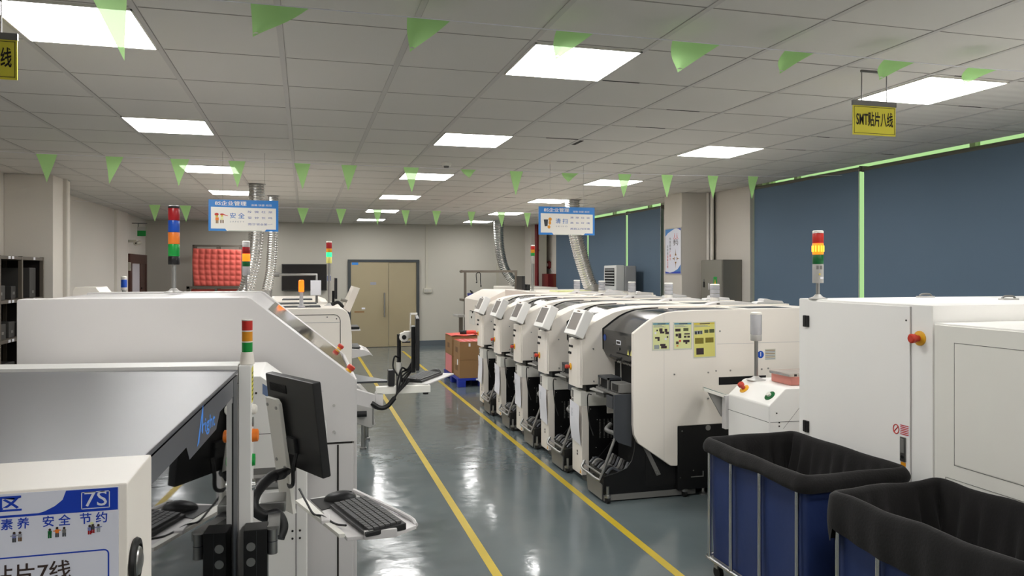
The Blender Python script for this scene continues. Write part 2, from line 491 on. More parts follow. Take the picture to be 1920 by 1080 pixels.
# glazed double door at the end of the aisle
b = MB()
b.box(0.98, 1.05, YF - 0.06, YF, 0, 2.09, 'dark_frame'); b.box(2.60, 2.67, YF - 0.06, YF, 0, 2.09, 'dark_frame')
b.box(1.05, 2.60, YF - 0.06, YF, 2.03, 2.09, 'dark_frame')
door = struct(b, 'door_1')
b = MB(); b.box(1.05, 1.925, YF - 0.045, YF - 0.03, 0.01, 2.03, 'frost'); b.box(1.50, 1.64, YF - 0.0475, YF - 0.045, 1.49, 1.55, 'paper_line'); b.box(1.13, 1.36, YF - 0.0475, YF - 0.045, 0.83, 0.87, 'cardboard')
b.box(1.07, 1.22, YF - 0.0475, YF - 0.045, 1.96, 2.02, 'sign_blue'); b.box(1.30, 1.38, YF - 0.048, YF - 0.0475, 0.91, 0.95, 'paper'); b.build('door_leaf', door)
b = MB(); b.box(1.935, 2.60, YF - 0.03, YF - 0.015, 0.01, 2.03, 'frost'); b.build('door_leaf', door)
b = MB(); b.tube([(1.83, YF - 0.10, 0.72), (1.83, YF - 0.10, 1.30)], 0.018, 'steel')
for z in (0.80, 1.22): b.cyl((1.83, YF - 0.10, z), (1.83, YF - 0.04, z), 0.012, 'steel')
b.build('door_handle', door)
# brown door on the left wall
b = MB(); y0, y1 = 16.50, 18.15
b.box(XL, XL + 0.06, y0, y0 + 0.18, 0, 2.16, 'brown_door'); b.box(XL, XL + 0.06, y1 - 0.07, y1, 0, 2.16, 'brown_door'); b.box(XL, XL + 0.06, y0 + 0.18, y1 - 0.07, 1.97, 2.16, 'brown_door')
door2 = struct(b, 'door_2')
b = MB(); b.box(XL + 0.005, XL + 0.03, y0 + 0.18, 17.52, 0.01, 1.97, 'door_white'); b.build('door_leaf', door2)
b = MB(); b.box(XL + 0.005, XL + 0.045, 17.52, y1 - 0.07, 0.01, 1.97, 'brown_door'); b.cyl((XL + 0.045, 17.62, 1.45), (XL + 0.06, 17.62, 1.45), 0.02, 'black'); b.build('door_leaf', door2)

# ------------------------------------------------------------ roller blinds
def blind(y0, y1, z0, z1, label, group):
    t = thing('roller_blind', label, 'blind', (5.80, (y0 + y1) / 2, z1), group)
    f = MB(); f.grid(lambda i, j: (5.80 + 0.004 * math.sin(i * 0.9), y0 + (y1 - y0) * i / 14, z0 + (z1 - 0.02 - z0) * j / 6), 15, 7, 'blind'); f.build('fabric', t)
    f = MB(); f.cyl((5.81, y0 - 0.01, z1), (5.81, y1 + 0.01, z1), 0.022, 'rail'); f.build('roller', t)
    f = MB(); f.box(5.785, 5.815, y0, y1, z0 - 0.02, z0 + 0.005, 'rail'); f.build('bottom_bar', t)
    for y in (y0 - 0.012, y1 + 0.012):
        f = MB(); f.box(5.79, XR + 0.07, y - 0.008, y + 0.008, z1 - 0.03, z1 + 0.03, 'rail'); f.build('bracket', t)
    f = MB(); f.tube([(5.785, y0 - 0.005, z1), (5.785, y0 - 0.005, 0.9)], 0.003, 'frame', 6); f.build('pull_chain', t)
GB = 'blue roller blinds along the window wall'
blind(6.925, 8.915, 0.62, 2.915, 'wide blue roller blind right of the grey electrical box, behind the orange-lit signal tower', GB)
blind(4.62, 6.855, 0.62, 2.905, 'blue roller blind at the right edge of the photo above the white oven cabinet', GB)
blind(2.3, 4.56, 0.62, 2.90, 'blue roller blind mostly beyond the right frame edge', GB)
blind(11.66, 13.03, 0.62, 2.895, 'narrow blue roller blind just left of the poster pillar, behind the air cooler', GB)
blind(13.10, 15.05, 0.62, 2.89, 'blue roller blind behind the right hanging 8S sign, middle of the far three', GB)
blind(15.12, 17.2, 0.62, 2.88, 'farthest blue roller blind, beside the red fire cabinet', GB)

# ------------------------------------------------------------ ceiling light panels
def ceiling_light(x, y, label):
    t = thing('ceiling_light', label, 'ceiling light', (x, y, CEIL), 'square LED ceiling panels')
    f = MB(); s = 0.292
    for a, c, d, e in ((-s, s, -s - 0.0, -s + 0.008), (-s, s, s - 0.008, s), (-s, -s + 0.008, -s, s), (s - 0.008, s, -s, s)):
        f.box(x + a, x + c, y + d * 1.06, y + e * 1.06, CEIL - 0.010, CEIL, 'sign_white')
    f.build('frame', t)
    f = MB(); f.box(x - s + 0.006, x + s - 0.006, y - (s - 0.006) * 1.06, y + (s - 0.006) * 1.06, CEIL - 0.008, CEIL - 0.003, 'lamp'); f.build('diffuser', t)
ORD = ['nearest', 'second nearest', 'third nearest', 'fourth nearest', 'second farthest', 'farthest']
YS = [3.935, 6.46, 9.06, 11.67, 14.42, 16.92]
for col, x, n in (('left', -1.02, 6), ('middle', 1.405, 6), ('right', 3.82, 6)):
    for i in range(n):
        if col == 'left' and i in (4, 5): continue
        lab = 'bright square ceiling light panel, %s of the %s row' % (ORD[i], col)
        if col == 'left' and i == 3: lab = 'bright ceiling light panel just above the left hanging 8S sign, fourth in its row'
        ceiling_light(x, YS[i], lab)
    for k_, y in enumerate((1.35, -1.2, -3.8)):  # unseen panels, added above and behind the camera to brighten the near side
        if col == 'left' and k_ != 1: continue
        ceiling_light(x, y, 'added unseen fill light panel %s, %s row' % (('overhead beside the photographer', 'just behind the photographer', 'far behind the photographer')[k_], col))
ceiling_light(-1.02, YS[4], 'bright ceiling light panel hidden behind the left hanging 8S sign')
ceiling_light(-1.02, YS[5], 'bright ceiling light panel farthest in the left row, hidden behind the left 8S sign')

# ------------------------------------------------------------ pennant strings
def flag(x0, x1, y, z, tip, label, group, curl=0.0):
    f = MB(); n = 8
    a = Vector((x0, y, z)); c = Vector((x1, y, z)); t = Vector(tip)
    def fn(i, j):
        u = i / n; v = j / n
        p = a.lerp(c, u); q = p.lerp(t, v)
        return q + Vector((0, curl * math.sin(PI * v) * (1 - v) + 0.02 * math.sin(3 * u + 2.2 * v) * v * (1 - v), curl * 0.3 * math.sin(PI * v) * math.sin(PI * u)))
    f.grid(fn, n + 1, n, 'flag')
    f.poly([fn(0, n - 1), fn(n, n - 1), tip], 'flag')
    bmesh.ops.remove_doubles(f.bm, verts=f.bm.verts[:], dist=0.0005)
    o = solo(f, 'pennant', label, 'pennant', group)
    return o
def string(name, pts, label):
    f = MB(); f.tube(bez(pts, 6), 0.0022, 'paper', 6); return solo(f, name, label, 'string')

row1 = [(-0.778, -0.645, (-0.66, 3.16, 2.60), 0.0, 'upright green pennant hanging in front of the large left ceiling light'),
        (-0.205, 0.015, (-0.215, 3.42, 2.805), 0.05, 'blown-up green pennant at the top edge, between the first and third of the nearest string'),
        (0.407, 0.587, (0.45, 3.36, 2.775), 0.05, 'blown-up green pennant just left of the nearest middle ceiling light'),
        (1.056, 1.227, (1.13, 3.36, 2.79), 0.06, 'crumpled green pennant overlapping the nearest middle ceiling light'),
        (1.612, 1.854, (1.76, 3.36, 2.775), 0.05, 'folded green pennant just right of the nearest middle ceiling light'),
        (2.201, 2.361, (2.29, 3.30, 2.79), 0.06, 'twisted green pennant up and left of the yellow sign, third from right on its string'),
        (2.766, 2.952, (2.86, 3.27, 2.79), 0.05, 'folded green pennant directly above the yellow sign with four characters'),
        (3.286, 3.471, (3.38, 3.25, 2.795), 0.05, 'rightmost green pennant of the nearest string')]
for a, c, tip, cu, lab in row1: flag(a, c, 3.13, 2.85, tip, lab, 'green pennants on the nearest string', cu)
string('pennant_string', [(XL, 3.2, 2.88), (-2.0, 3.16, 2.855), (0, 3.13, 2.852), (2.5, 3.13, 2.852), (3.6, 3.13, 2.852), (5.8, 3.08, 2.88)], 'thin string of the nearest row of green pennants under the ceiling')

row2 = [(-2.31, -2.14, 'leftmost green pennant of the middle string, above the left wall pillar'),
        (-1.75, -1.60, 'second green pennant from the left on the middle string'),
        (-1.207, -1.042, 'green pennant over the left end of the third light panel in the left row'),
        (-0.699, -0.545, 'green pennant over the right end of the third light panel in the left row'),
        (-0.10, 0.053, 'green pennant right of the silver duct collar, fifth from left on the middle string'),
        (0.346, 0.497, 'sixth green pennant from the left on the middle string, over bare ceiling'),
        (0.954, 1.11, 'green pennant over the left end of the third light panel in the middle row'),
        (1.54, 1.70, 'folded green pennant at the right end of the third light panel in the middle row'),
        (2.061, 2.204, 'straight green pennant between two folded ones on the middle string'),
        (2.631, 2.82, 'folded green pennant above and left of the right hanging 8S sign'),
        (3.242, 3.396, 'green pennant over the third light panel of the right row'),
        (3.72, 3.86, 'green pennant third from right on the middle string'),
        (4.24, 4.37, 'green pennant second from right on the middle string, above the grey electrical box'),
        (4.70, 4.83, 'rightmost green pennant of the middle string, beside the blue blind')]
for i, (a, c, lab) in enumerate(row2):
    y = 7.62 - max(0, (a - 2.6)) * 0.13
    m_ = (a + c) / 2; tip = (m_ + 0.01 * math.sin(i * 2.3), y + 0.01, 2.60)
    cu = 0.015
    if i == 7: tip = (a + 0.11, y + 0.10, 2.775); cu = 0.05
    if i == 9: tip = (a + 0.11, y + 0.10, 2.765); cu = 0.05
    if i == 1: tip = (a + 0.03, y + 0.01, 2.60)
    flag(a, c, y, 2.85, tip, lab, 'green pennants on the middle string', cu)
string('pennant_string', [(XL, 7.55, 2.88), (-2.2, 7.62, 2.852), (0, 7.62, 2.852), (2.6, 7.62, 2.852), (4.8, 7.33, 2.852), (5.8, 7.2, 2.88)], 'thin string of the middle row of green pennants across the room')

row3 = [(-2.358, -2.19, 'leftmost green pennant of the far string, above the brown door'),
        (-1.912, -1.74, 'green pennant behind the black five-colour signal tower'),
        (-0.122, 0.063, 'green pennant on the far string just right of the left hanging 8S sign'),
        (0.50, 0.671, 'green pennant on the far string above the wall monitor'),
        (1.109, 1.258, 'green pennant overlapping the small fifth light panel of the middle row'),
        (1.587, 1.729, 'green pennant right of the fifth light panel of the middle row, above the glass door'),
        (2.118, 2.269, 'green pennant on the far string above the plain far wall'),
        (2.74, 2.88, 'green pennant at the left end of the farthest right-row light panel'),
        (3.276, 3.423, 'green pennant in front of the far right silver duct'),
        (3.765, 3.892, 'rightmost green pennant of the far string, left of the right hanging 8S sign')]
for i, (a, c, lab) in enumerate(row3):
    m_ = (a + c) / 2
    flag(a, c, 12.95, 2.85, (m_ + 0.01 * math.sin(i * 1.7), 12.96, 2.585), lab, 'green pennants on the far string', 0.015)
string('pennant_string', [(XL, 12.9, 2.88), (-2.2, 12.95, 2.852), (0, 12.95, 2.852), (3.8, 12.95, 2.852), (5.8, 12.9, 2.88)], 'thin string of the farthest row of green pennants across the room')

# ------------------------------------------------------------ yellow line signs
def yellow_sign(xc, y, zt, txt, label, wtop):
    t = thing('hanging_sign', label, 'sign', (xc, y, zt))
    w = 0.145; h = 0.165
    f = MB(); f.box(xc - w, xc + w, y - 0.003, y + 0.003, zt - 0.03 - h, zt - 0.025, 'sign_yellow')
    e = y - 0.0036; z0, z1 = zt - 0.025 - h + 0.004, zt - 0.034
    for a, c, d, g in ((-w + 0.007, w - 0.007, z0, z0 + 0.0025), (-w + 0.007, w - 0.007, z1 - 0.0025, z1), (-w + 0.007, -w + 0.0095, z0, z1), (w - 0.0095, w - 0.007, z0, z1)):
        f.box(xc + a, xc + c, e, y, d, g, 'ink')
    f.text(txt, (xc, y - 0.0045, (z0 + z1) / 2), X, Z, 0.088, 'ink', 0.018, width=0.25)
    f.build('panel', t)
    f = MB(); f.box(xc - w - 0.002, xc + w + 0.002, y - 0.008, y + 0.008, zt - 0.028, zt, 'midgrey'); f.build('rail', t)
    for s in (-1, 1):
        f = MB(); f.tube([(xc + s * wtop, y, zt), (xc + s * wtop, y, CEIL - 0.003)], 0.003, 'midgrey', 6); f.build('hanger_wire', t)
    f = MB(); f.box(xc - wtop - 0.005, xc + wtop + 0.005, y - 0.006, y + 0.006, CEIL - 0.012, CEIL, 'midgrey'); f.build('ceiling_bar', t)
yellow_sign(3.145, 3.636, 2.775, 'SMT贴片八线', 'yellow hanging sign reading SMT and four characters, below the right ceiling lights', 0.085)
yellow_sign(-1.317, 3.64, 2.805, 'SMT贴片七线', 'yellow hanging sign cut off by the left frame edge', 0.085)

# ------------------------------------------------------------ blue 8S signs
def blue_sign(xc, y, zt, big, small, rows, icon, label):
    t = thing('hanging_sign', label, 'sign', (xc, y, zt), 'blue and white 8S management signs')
    w, h = 0.318, 0.30
    f = MB(); f.box(xc - w, xc + w, y - 0.003, y + 0.003, zt - h, zt, 'sign_blue')
    e = y - 0.0042
    def P(u, v): return (xc - w + 2 * w * u, e, zt - h * v)     # u right, v down, 0..1
    f.poly([P(0.035, 0.955 - 0.03), P(0.235, 0.925), P(0.262, 1.0), P(0.80, 1.0), P(0.825, 0.935), P(0.965, 0.935), P(0.965, 0.255), P(0.035, 0.235)], 'sign_white')
    f.box(xc - 0.14, xc + 0.165, e - 0.0005, e, zt - h + 0.001, zt - h + 0.010, 'film')
    def T(s, u, v, size, m, bold=0.0, width=None, al='CENTER'): f.text(s, (P(u, v)[0], e - 0.0006, P(u, v)[2]), X, Z, size, m, bold, al, width)
    T('8S企业管理', 0.315, 0.125, 0.046, 'sign_white', 0.012, 0.285)
    T('准确 快捷 规范', 0.755, 0.165, 0.022, 'sign_white', 0.0, 0.19)
    T(big, 0.405, 0.52, 0.058, 'blue_ink', 0.012, 0.135)
    T(small, 0.405, 0.70, 0.020, 'paper_line', 0.0, 0.13)
    for r, s in enumerate(rows): T(s, 0.735, (0.38, 0.57, 0.78)[r], 0.022, 'violet_ink', 0.008, 0.225)
    def B(u0, u1, v0, v1, m): f.poly([(P(u0, v0)[0], e - 0.0008, P(u0, v0)[2]), (P(u1, v0)[0], e - 0.0008, P(u1, v0)[2]), (P(u1, v1)[0], e - 0.0008, P(u1, v1)[2]), (P(u0, v1)[0], e - 0.0008, P(u0, v1)[2])], m)
    def D(u, v, ru, rv, m):
        c = P(u, v); f.poly([(c[0] + 2 * w * ru * math.cos(k * PI / 8), e - 0.0009, c[2] + h * rv * math.sin(k * PI / 8)) for k in range(16)], m)
    if icon == 'workers':
        D(0.115, 0.47, 0.030, 0.045, 'estop_red'); D(0.118, 0.53, 0.022, 0.035, 'sheet_goldbar'); B(0.098, 0.145, 0.57, 0.66, 'orange'); B(0.103, 0.12, 0.66, 0.76, 'cardboard'); B(0.124, 0.141, 0.66, 0.76, 'cardboard')
        D(0.19, 0.47, 0.028, 0.028, 'estop_red'); D(0.19, 0.52, 0.02, 0.03, 'sheet_goldbar'); B(0.17, 0.21, 0.56, 0.65, 'sheet_green'); B(0.167, 0.184, 0.65, 0.75, 'carton_print'); B(0.197, 0.214, 0.65, 0.75, 'carton_print')
        f.poly([(P(0.20, 0.455)[0], e - 0.001, P(0, 0.455)[2]), (P(0.275, 0.505)[0], e - 0.001, P(0, 0.505)[2]), (P(0.275, 0.525)[0], e - 0.001, P(0, 0.525)[2]), (P(0.20, 0.485)[0], e - 0.001, P(0, 0.485)[2])], 'estop_red')
    else:
        f.poly([(P(0.088, 0.46)[0], e - 0.0008, P(0, 0.46)[2]), (P(0.165, 0.455)[0], e - 0.0008, P(0, 0.455)[2]), (P(0.155, 0.69)[0], e - 0.0008, P(0, 0.69)[2]), (P(0.105, 0.70)[0], e - 0.0008, P(0, 0.70)[2])], 'slate')
        D(0.20, 0.445, 0.03, 0.06, 'amber'); D(0.195, 0.57, 0.022, 0.075, 'amber'); D(0.18, 0.72, 0.026, 0.06, 'amber')
    f.build('panel', t)
    for s in (-0.6, 0.6):
        f = MB(); f.tube([(xc + s * w, y, zt - 0.004), (xc + s * w, y, CEIL)], 0.0015, 'steel', 6); f.build('hanger_wire', t)
blue_sign(-0.567, 7.72, 2.49, '安 全', 'S A F E T Y', ['防  微  杜  渐', '警  钟  长  鸣', '贯彻“安全第一”'], 'workers', 'blue 8S sign with two worker cartoons hanging left, before the silver duct')
blue_sign(2.718, 7.70, 2.495, '清 扫', 'S E I S O', ['清  除  垃  圾', '美  化  环  境', '美丽工作环境'], 'bin', 'blue 8S sign with a bin cartoon hanging on the right above the machine row')

# ------------------------------------------------------------ exhaust ducts
def duct(path, r, label, collar=True, pitch=0.036, ripple=0.075):
    t = thing('exhaust_duct', label, 'duct', path[0], 'silver flexible exhaust ducts')
    P = bez(path, 60)
    L = [0]
    for a, c in zip(P, P[1:]): L.append(L[-1] + (c - a).length)
    n = int(L[-1] / (pitch / 4)); pts = []; rad = []; j = 0
    for i in range(n + 1):
        s = L[-1] * i / n
        while j < len(L) - 2 and L[j + 1] < s: j += 1
        k = (s - L[j]) / max(1e-6, L[j + 1] - L[j]); pts.append(P[j].lerp(P[j + 1], k)); rad.append(r * (1 + ripple * math.cos(i * PI / 2) + 0.02 * math.sin(s * 9)))
    f = MB(); f.tube(pts, r, 'alu', 20, rad); f.build('hose', t, 180)
    p = Vector(path[0])
    f = MB(); f.lathe([(r * 1.0, 0), (r * 1.0, -0.13), (r * 1.06, -0.135), (r * 1.06, -0.155), (r, -0.16)], (p.x, p.y, CEIL), 'steel'); f.lathe([(r * 1.25, 0), (r * 1.25, -0.008)], (p.x, p.y, CEIL), 'steel'); f.build('ceiling_collar', t)
    q = Vector(path[-1])
    f = MB(); f.lathe([(r * 1.02, 0), (r * 1.02, 0.10), (r * 1.08, 0.10), (r * 1.08, 0.0)], (q.x, q.y, q.z - 0.06), 'steel'); f.build('outlet_collar', t)
duct([(-0.612, 10.46, 2.93), (-0.61, 10.46, 2.6), (-0.615, 10.46, 2.32), (-0.65, 10.46, 1.95), (-0.73, 10.46, 1.6), (-0.79, 10.46, 1.475)], 0.094, 'thick silver flexible duct behind the left hanging 8S sign, bending left')
duct([(-0.46, 12.0, 2.93), (-0.462, 12.0, 2.5), (-0.475, 12.0, 2.15), (-0.50, 12.0, 1.8), (-0.545, 12.0, 1.56), (-0.555, 12.0, 1.475)], 0.072, 'slimmer silver flexible duct right of the thick one at the left hanging sign')
duct([(4.178, 16.4, 2.93), (4.18, 16.4, 2.6), (4.21, 16.4, 2.25), (4.30, 16.4, 1.9), (4.46, 16.4, 1.64), (4.60, 16.4, 1.535)], 0.108, 'silver flexible duct curving down near the far right, beside the red fire pipe')
duct([(4.133, 11.45, 2.93), (4.14, 11.45, 2.7), (4.20, 11.45, 2.35), (4.31, 11.45, 1.95), (4.42, 11.45, 1.62), (4.47, 11.45, 1.555)], 0.112, 'silver flexible duct hanging behind the right 8S sign')

f = MB(); f.lathe([(0.055, 0), (0.055, -0.02), (0.045, -0.035)], (1.44, 7.885, CEIL), 'sign_white'); f.lathe([(0.03, -0.035), (0.024, -0.055)], (1.44, 7.885, CEIL), 'midgrey')
solo(f, 'smoke_detector', 'small round white smoke detector on the ceiling between the middle lights', 'smoke detector')
# ============================================================ RIGHT-HAND MACHINE LINE
def estop(mb, p, axis, s=1.0):
    p = Vector(p); a = Vector(axis).normalized()
    mb.lathe([(0.034 * s, 0), (0.034 * s, 0.006 * s), (0.018 * s, 0.010 * s)], p, 'estop_yellow', a, 20)
    mb.lathe([(0.014 * s, 0.008 * s), (0.014 * s, 0.030 * s), (0.021 * s, 0.032 * s), (0.022 * s, 0.050 * s), (0.016 * s, 0.056 * s)], p, 'estop_red', a, 20)
    return mb

def screwdots(mb, pts, y, m='steel', r=0.007):
    for x, z in pts: mb.cyl((x, y, z), (x, y - 0.004, z), r, m, 10)
    return mb

Y0, PIT = 5.46, 0.926
arch = [(2.475, 1.318), (2.50, 1.336), (2.56, 1.380), (2.62, 1.420), (2.68, 1.449), (2.73, 1.466), (2.768, 1.477), (2.86, 1.486), (3.0, 1.492), (4.35, 1.502)]
t = thing('placement_machine', 'cream placement machine nearest the camera, with three notice sheets on its side panel', 'machine', (2.475, Y0, 0), 'row of five placement machines')
mach = t
b = MB()
b.prism(arch + [(4.35, 0.57), (2.861, 0.57), (2.861, 0.255), (2.80, 0.259), (2.52, 0.453), (2.485, 0.52), (2.475, 0.60)], 'y', Y0, Y0 + 0.04, 'cream', 0.008)
b.box(3.21, 4.35, Y0 - 0.0006, Y0, 1.2155, 1.2172, 'paper_line')
b.box(2.7395, 2.7405, Y0 - 0.0006, Y0, 0.30, 1.46, 'ltgrey')
screwdots(b, [(3.235, 1.32), (2.83, 0.985), (3.13, 0.99), (3.13, 0.78), (3.20, 1.0), (3.33, 1.0), (3.62, 1.0), (3.68, 1.005)], Y0)
b.box(3.225, 3.66, Y0 - 0.001, Y0, 0.885, 0.948, 'black_matt')
b.lathe([(0.030, 0), (0.030, 0.001)], (3.61, Y0, 1.12), 'tblue', (0, -1, 0)); b.box(3.606, 3.614, Y0 - 0.002, Y0, 1.105, 1.14, 'paper')
b.box(3.65, 3.75, Y0 - 0.001, Y0, 1.075, 1.165, 'film')
for k in range(6): b.box(3.655, 3.745, Y0 - 0.0016, Y0, 1.08 + k * 0.014, 1.086 + k * 0.014, 'cardboard' if k % 2 else 'paper_line')
b.build('side_panel', t)
# smoked hood between the cheeks
b = MB()
hood = [(x + 0.014, z - 0.012) for x, z in arch[:-1]]
inner = [(x + 0.02, z - 0.02) for x, z in hood]
b.prism([(2.60, 1.03), (2.52, 1.075), (2.489, 1.13)] + hood + inner[::-1] + [(2.512, 1.14), (2.61, 1.05)], 'y', Y0 + 0.042, Y0 + 0.652, 'smoke')
hd = b.build('hood', t, 30)
b = MB()
b.box(2.4865, 2.489, Y0 + 0.27, Y0 + 0.36, 1.20, 1.235, 'paper'); b.box(2.486, 2.4865, Y0 + 0.28, Y0 + 0.35, 1.207, 1.228, 'ink')
b.cyl((2.489, Y0 + 0.30, 1.165), (2.484, Y0 + 0.30, 1.165), 0.012, 'black'); b.box(2.483, 2.484, Y0 + 0.297, Y0 + 0.303, 1.156, 1.174, 'chrome')
for dy in (0.06, 0.12):
    b.poly([(2.486, Y0 + dy - 0.02, 1.135), (2.486, Y0 + dy + 0.02, 1.135), (2.486, Y0 + dy, 1.18)], 'sheet_yellow')
b.lathe([(0.028, 0), (0.028, 0.001)], (2.488, Y0 + 0.61, 1.235), 'tblue', (-1, 0, 0))
b.tube([(2.47, Y0 + 0.20, 1.105), (2.46, Y0 + 0.21, 1.10), (2.46, Y0 + 0.42, 1.10), (2.47, Y0 + 0.43, 1.105)], 0.007, 'black', 8)
b.build('hood_fittings', hd)
for ga, gb in ((0.041, 0.045), (0.651, 0.657)):
    b = MB(); g_ = [(x_ + 0.008, z_ - 0.007) for x_, z_ in arch[:-1]]; gi_ = [(x_ + 0.016, z_ - 0.018) for x_, z_ in g_]
    b.prism([(2.486, 1.13)] + g_ + gi_[::-1] + [(2.502, 1.14)], 'y', Y0 + ga, Y0 + gb, 'black_matt'); b.build('hood_gasket', hd)
b = MB(); b.box(2.60, 2.63, Y0 + 0.05, Y0 + 0.60, 1.015, 1.028, 'sign_white')
for k in range(18): b.box(2.598, 2.60, Y0 + 0.06 + k * 0.03, Y0 + 0.07 + k * 0.03, 1.017, 1.026, 'ink')
b.build('feeder_rail', t)
# dark bay under the hood
b = MB(); b.box(2.60, 2.95, Y0 + 0.041, Y0 + 0.655, 0.10, 1.02, 'black_matt'); b.cyl((2.59, Y0 + 0.50, 0.62), (2.59, Y0 + 0.50, 1.04), 0.007, 'ltgrey', 8); b.build('feeder_bay', t)
# body behind the hood
b = MB(); b.prism([(3.02, 0.57), (3.02, 1.476), (4.34, 1.488), (4.34, 0.57)], 'y', Y0 + 0.04, Y0 + 0.66, 'cream')
b.box(3.06, 3.5, Y0 + 0.12, Y0 + 0.56, 1.476, 1.4835, 'slate'); b.box(3.55, 4.1, Y0 + 0.10, Y0 + 0.60, 1.482, 1.489, 'offwhite'); b.box(3.62, 4.05, Y0 + 0.2, Y0 + 0.5, 1.486, 1.4905, 'slate'); b.build('body', t)
# far cheek with the control column
b = MB()
cheek = [(2.28, 0.825), (2.28, 1.2115), (2.328, 1.225), (2.328, 1.307), (2.37, 1.338), (2.429, 1.374), (2.51, 1.413), (2.588, 1.445), (2.68, 1.468), (2.80, 1.484), (2.95, 1.493), (4.35, 1.502), (4.35, 0.57), (2.53, 0.57), (2.53, 0.825)]
b.prism(cheek, 'y', Y0 + 0.657, Y0 + 0.918, 'cream', 0.006)
screwdots(b, [(2.40, 1.135), (2.405, 0.855)], Y0 + 0.657)
b.build('control_cheek', t)
b = MB(); b.prism([(2.30, Y0 + 0.650), (2.268, Y0 + 0.690), (2.268, Y0 + 0.914), (2.30, Y0 + 0.914)], 'z', 0.80, 1.213, 'cream', 0.003); b.build('control_box', t)
b = MB()
for i in range(3): b.lathe([(0.011, 0), (0.010, 0.006)], (2.2675, Y0 + 0.885 - i * 0.034, 1.145), 'black', (-1, 0, 0), 12)
for i in range(2): b.lathe([(0.012, 0), (0.010, 0.012)], (2.2675, Y0 + 0.89 - i * 0.036, 1.085), 'black', (-1, 0, 0), 12)
b.build('push_buttons', t)
b = MB(); estop(b, (2.2675, Y0 + 0.865, 0.963), (-1, 0, 0), 0.88); b.build('emergency_stop', t)
# touch panel
b = MB(); b.xf = Matrix.Translation((2.205, Y0 + 0.73, 1.262)) @ Matrix.Rotation(R(25), 4, 'Y')
b.box(0, 0.085, -0.145, 0.145, 0, 0.235, 'oven_white', 0.007, 3)
pn = b.build('touch_panel', t)
b = MB(); b.xf = Matrix.Translation((2.205, Y0 + 0.73, 1.262)) @ Matrix.Rotation(R(25), 4, 'Y')
b.box(-0.0015, 0.0, -0.105, 0.105, 0.045, 0.195, 'screen_grey'); b.box(-0.002, 0.0, -0.108, 0.108, 0.195, 0.199, 'ink'); b.box(-0.002, 0.0, 0.105, 0.109, 0.042, 0.199, 'ink')
b.build('screen', pn)
b = MB(); b.xf = Matrix.Translation((2.205, Y0 + 0.73, 1.262)) @ Matrix.Rotation(R(25), 4, 'Y')
b.box(-0.0016, 0.0, -0.03, 0.035, 0.211, 0.221, 'carton_print'); b.build('name_plate', pn)
b = MB(); b.cyl((2.31, Y0 + 0.76, 1.20), (2.29, Y0 + 0.76, 1.30), 0.018, 'black'); b.box(2.27, 2.34, Y0 + 0.70, Y0 + 0.84, 1.222, 1.245, 'midgrey', 0.006); b.build('panel_mount', t)
# lower column
b = MB()
b.box(2.335, 2.52, Y0 + 0.655, Y0 + 0.91, 0.77, 0.825, 'black')
b.box(2.29, 2.53, Y0 + 0.668, Y0 + 0.912, 0.64, 0.768, 'offwhite', 0.005)
b.box(2.2885, 2.29, Y0 + 0.85, Y0 + 0.895, 0.69, 0.755, 'midgrey'); b.box(2.2885, 2.29, Y0 + 0.85, Y0 + 0.895, 0.655, 0.682, 'midgrey')
b.build('cable_cover', t)
b = MB(); b.box(2.30, 2.365, Y0 + 0.665, Y0 + 0.912, 0.045, 0.64, 'cream', 0.006)
for z in (0.225, 0.20): b.box(2.2985, 2.30, Y0 + 0.77, Y0 + 0.79, z, z + 0.018, 'ink')
b.poly([(2.2995, Y0 + 0.68, 0.06), (2.2995, Y0 + 0.72, 0.06), (2.2995, Y0 + 0.70, 0.095)], 'estop_yellow')
b.build('column', t)
b = MB(); b.box(2.366, 2.92, Y0 + 0.668, Y0 + 0.90, 0.045, 0.64, 'black')
rs = random.Random(5)
screwdots(b, [(2.38, 0.615), (2.44, 0.52), (2.47, 0.41), (2.55, 0.50), (2.43, 0.28), (2.52, 0.23), (2.58, 0.34), (2.40, 0.20)], Y0 + 0.668, 'ltgrey', 0.0035)
for k, xx in enumerate((2.46, 2.50, 2.535, 2.565)):
    for q in range(14): b.box(xx, xx + 0.012, Y0 + 0.666, Y0 + 0.668, 0.36 + q * 0.012, 0.366 + q * 0.012, 'midgrey')
b.build('vent_panel', t)
b = MB(); b.box(2.861, 4.30, Y0 + 0.005, Y0 + 0.915, 0.06, 0.568, 'black', 0.006)
b.lathe([(0.022, 0), (0.022, 0.006)], (3.13, Y0 + 0.005, 0.545), 'midgrey', (0, -1, 0)); b.box(2.98, 3.09, Y0 + 0.001, Y0 + 0.005, 0.155, 0.162, 'midgrey'); b.box(3.083, 3.09, Y0 + 0.001, Y0 + 0.005, 0.155, 0.20, 'midgrey')
screwdots(b, [(2.90, 0.53), (2.885, 0.16), (3.0, 0.21)], Y0 + 0.005, 'steel', 0.005)
b.build('base', t)
for dx, dy in ((3.11, 0.05), (3.11, 0.85), (2.40, 0.80), (4.2, 0.06), (4.2, 0.85)):
    b = MB(); b.lathe([(0.032, 0), (0.032, 0.012), (0.018, 0.02), (0.012, 0.03), (0.012, 0.07)], (dx, Y0 + dy, 0), 'steel'); b.build('levelling_foot', t)
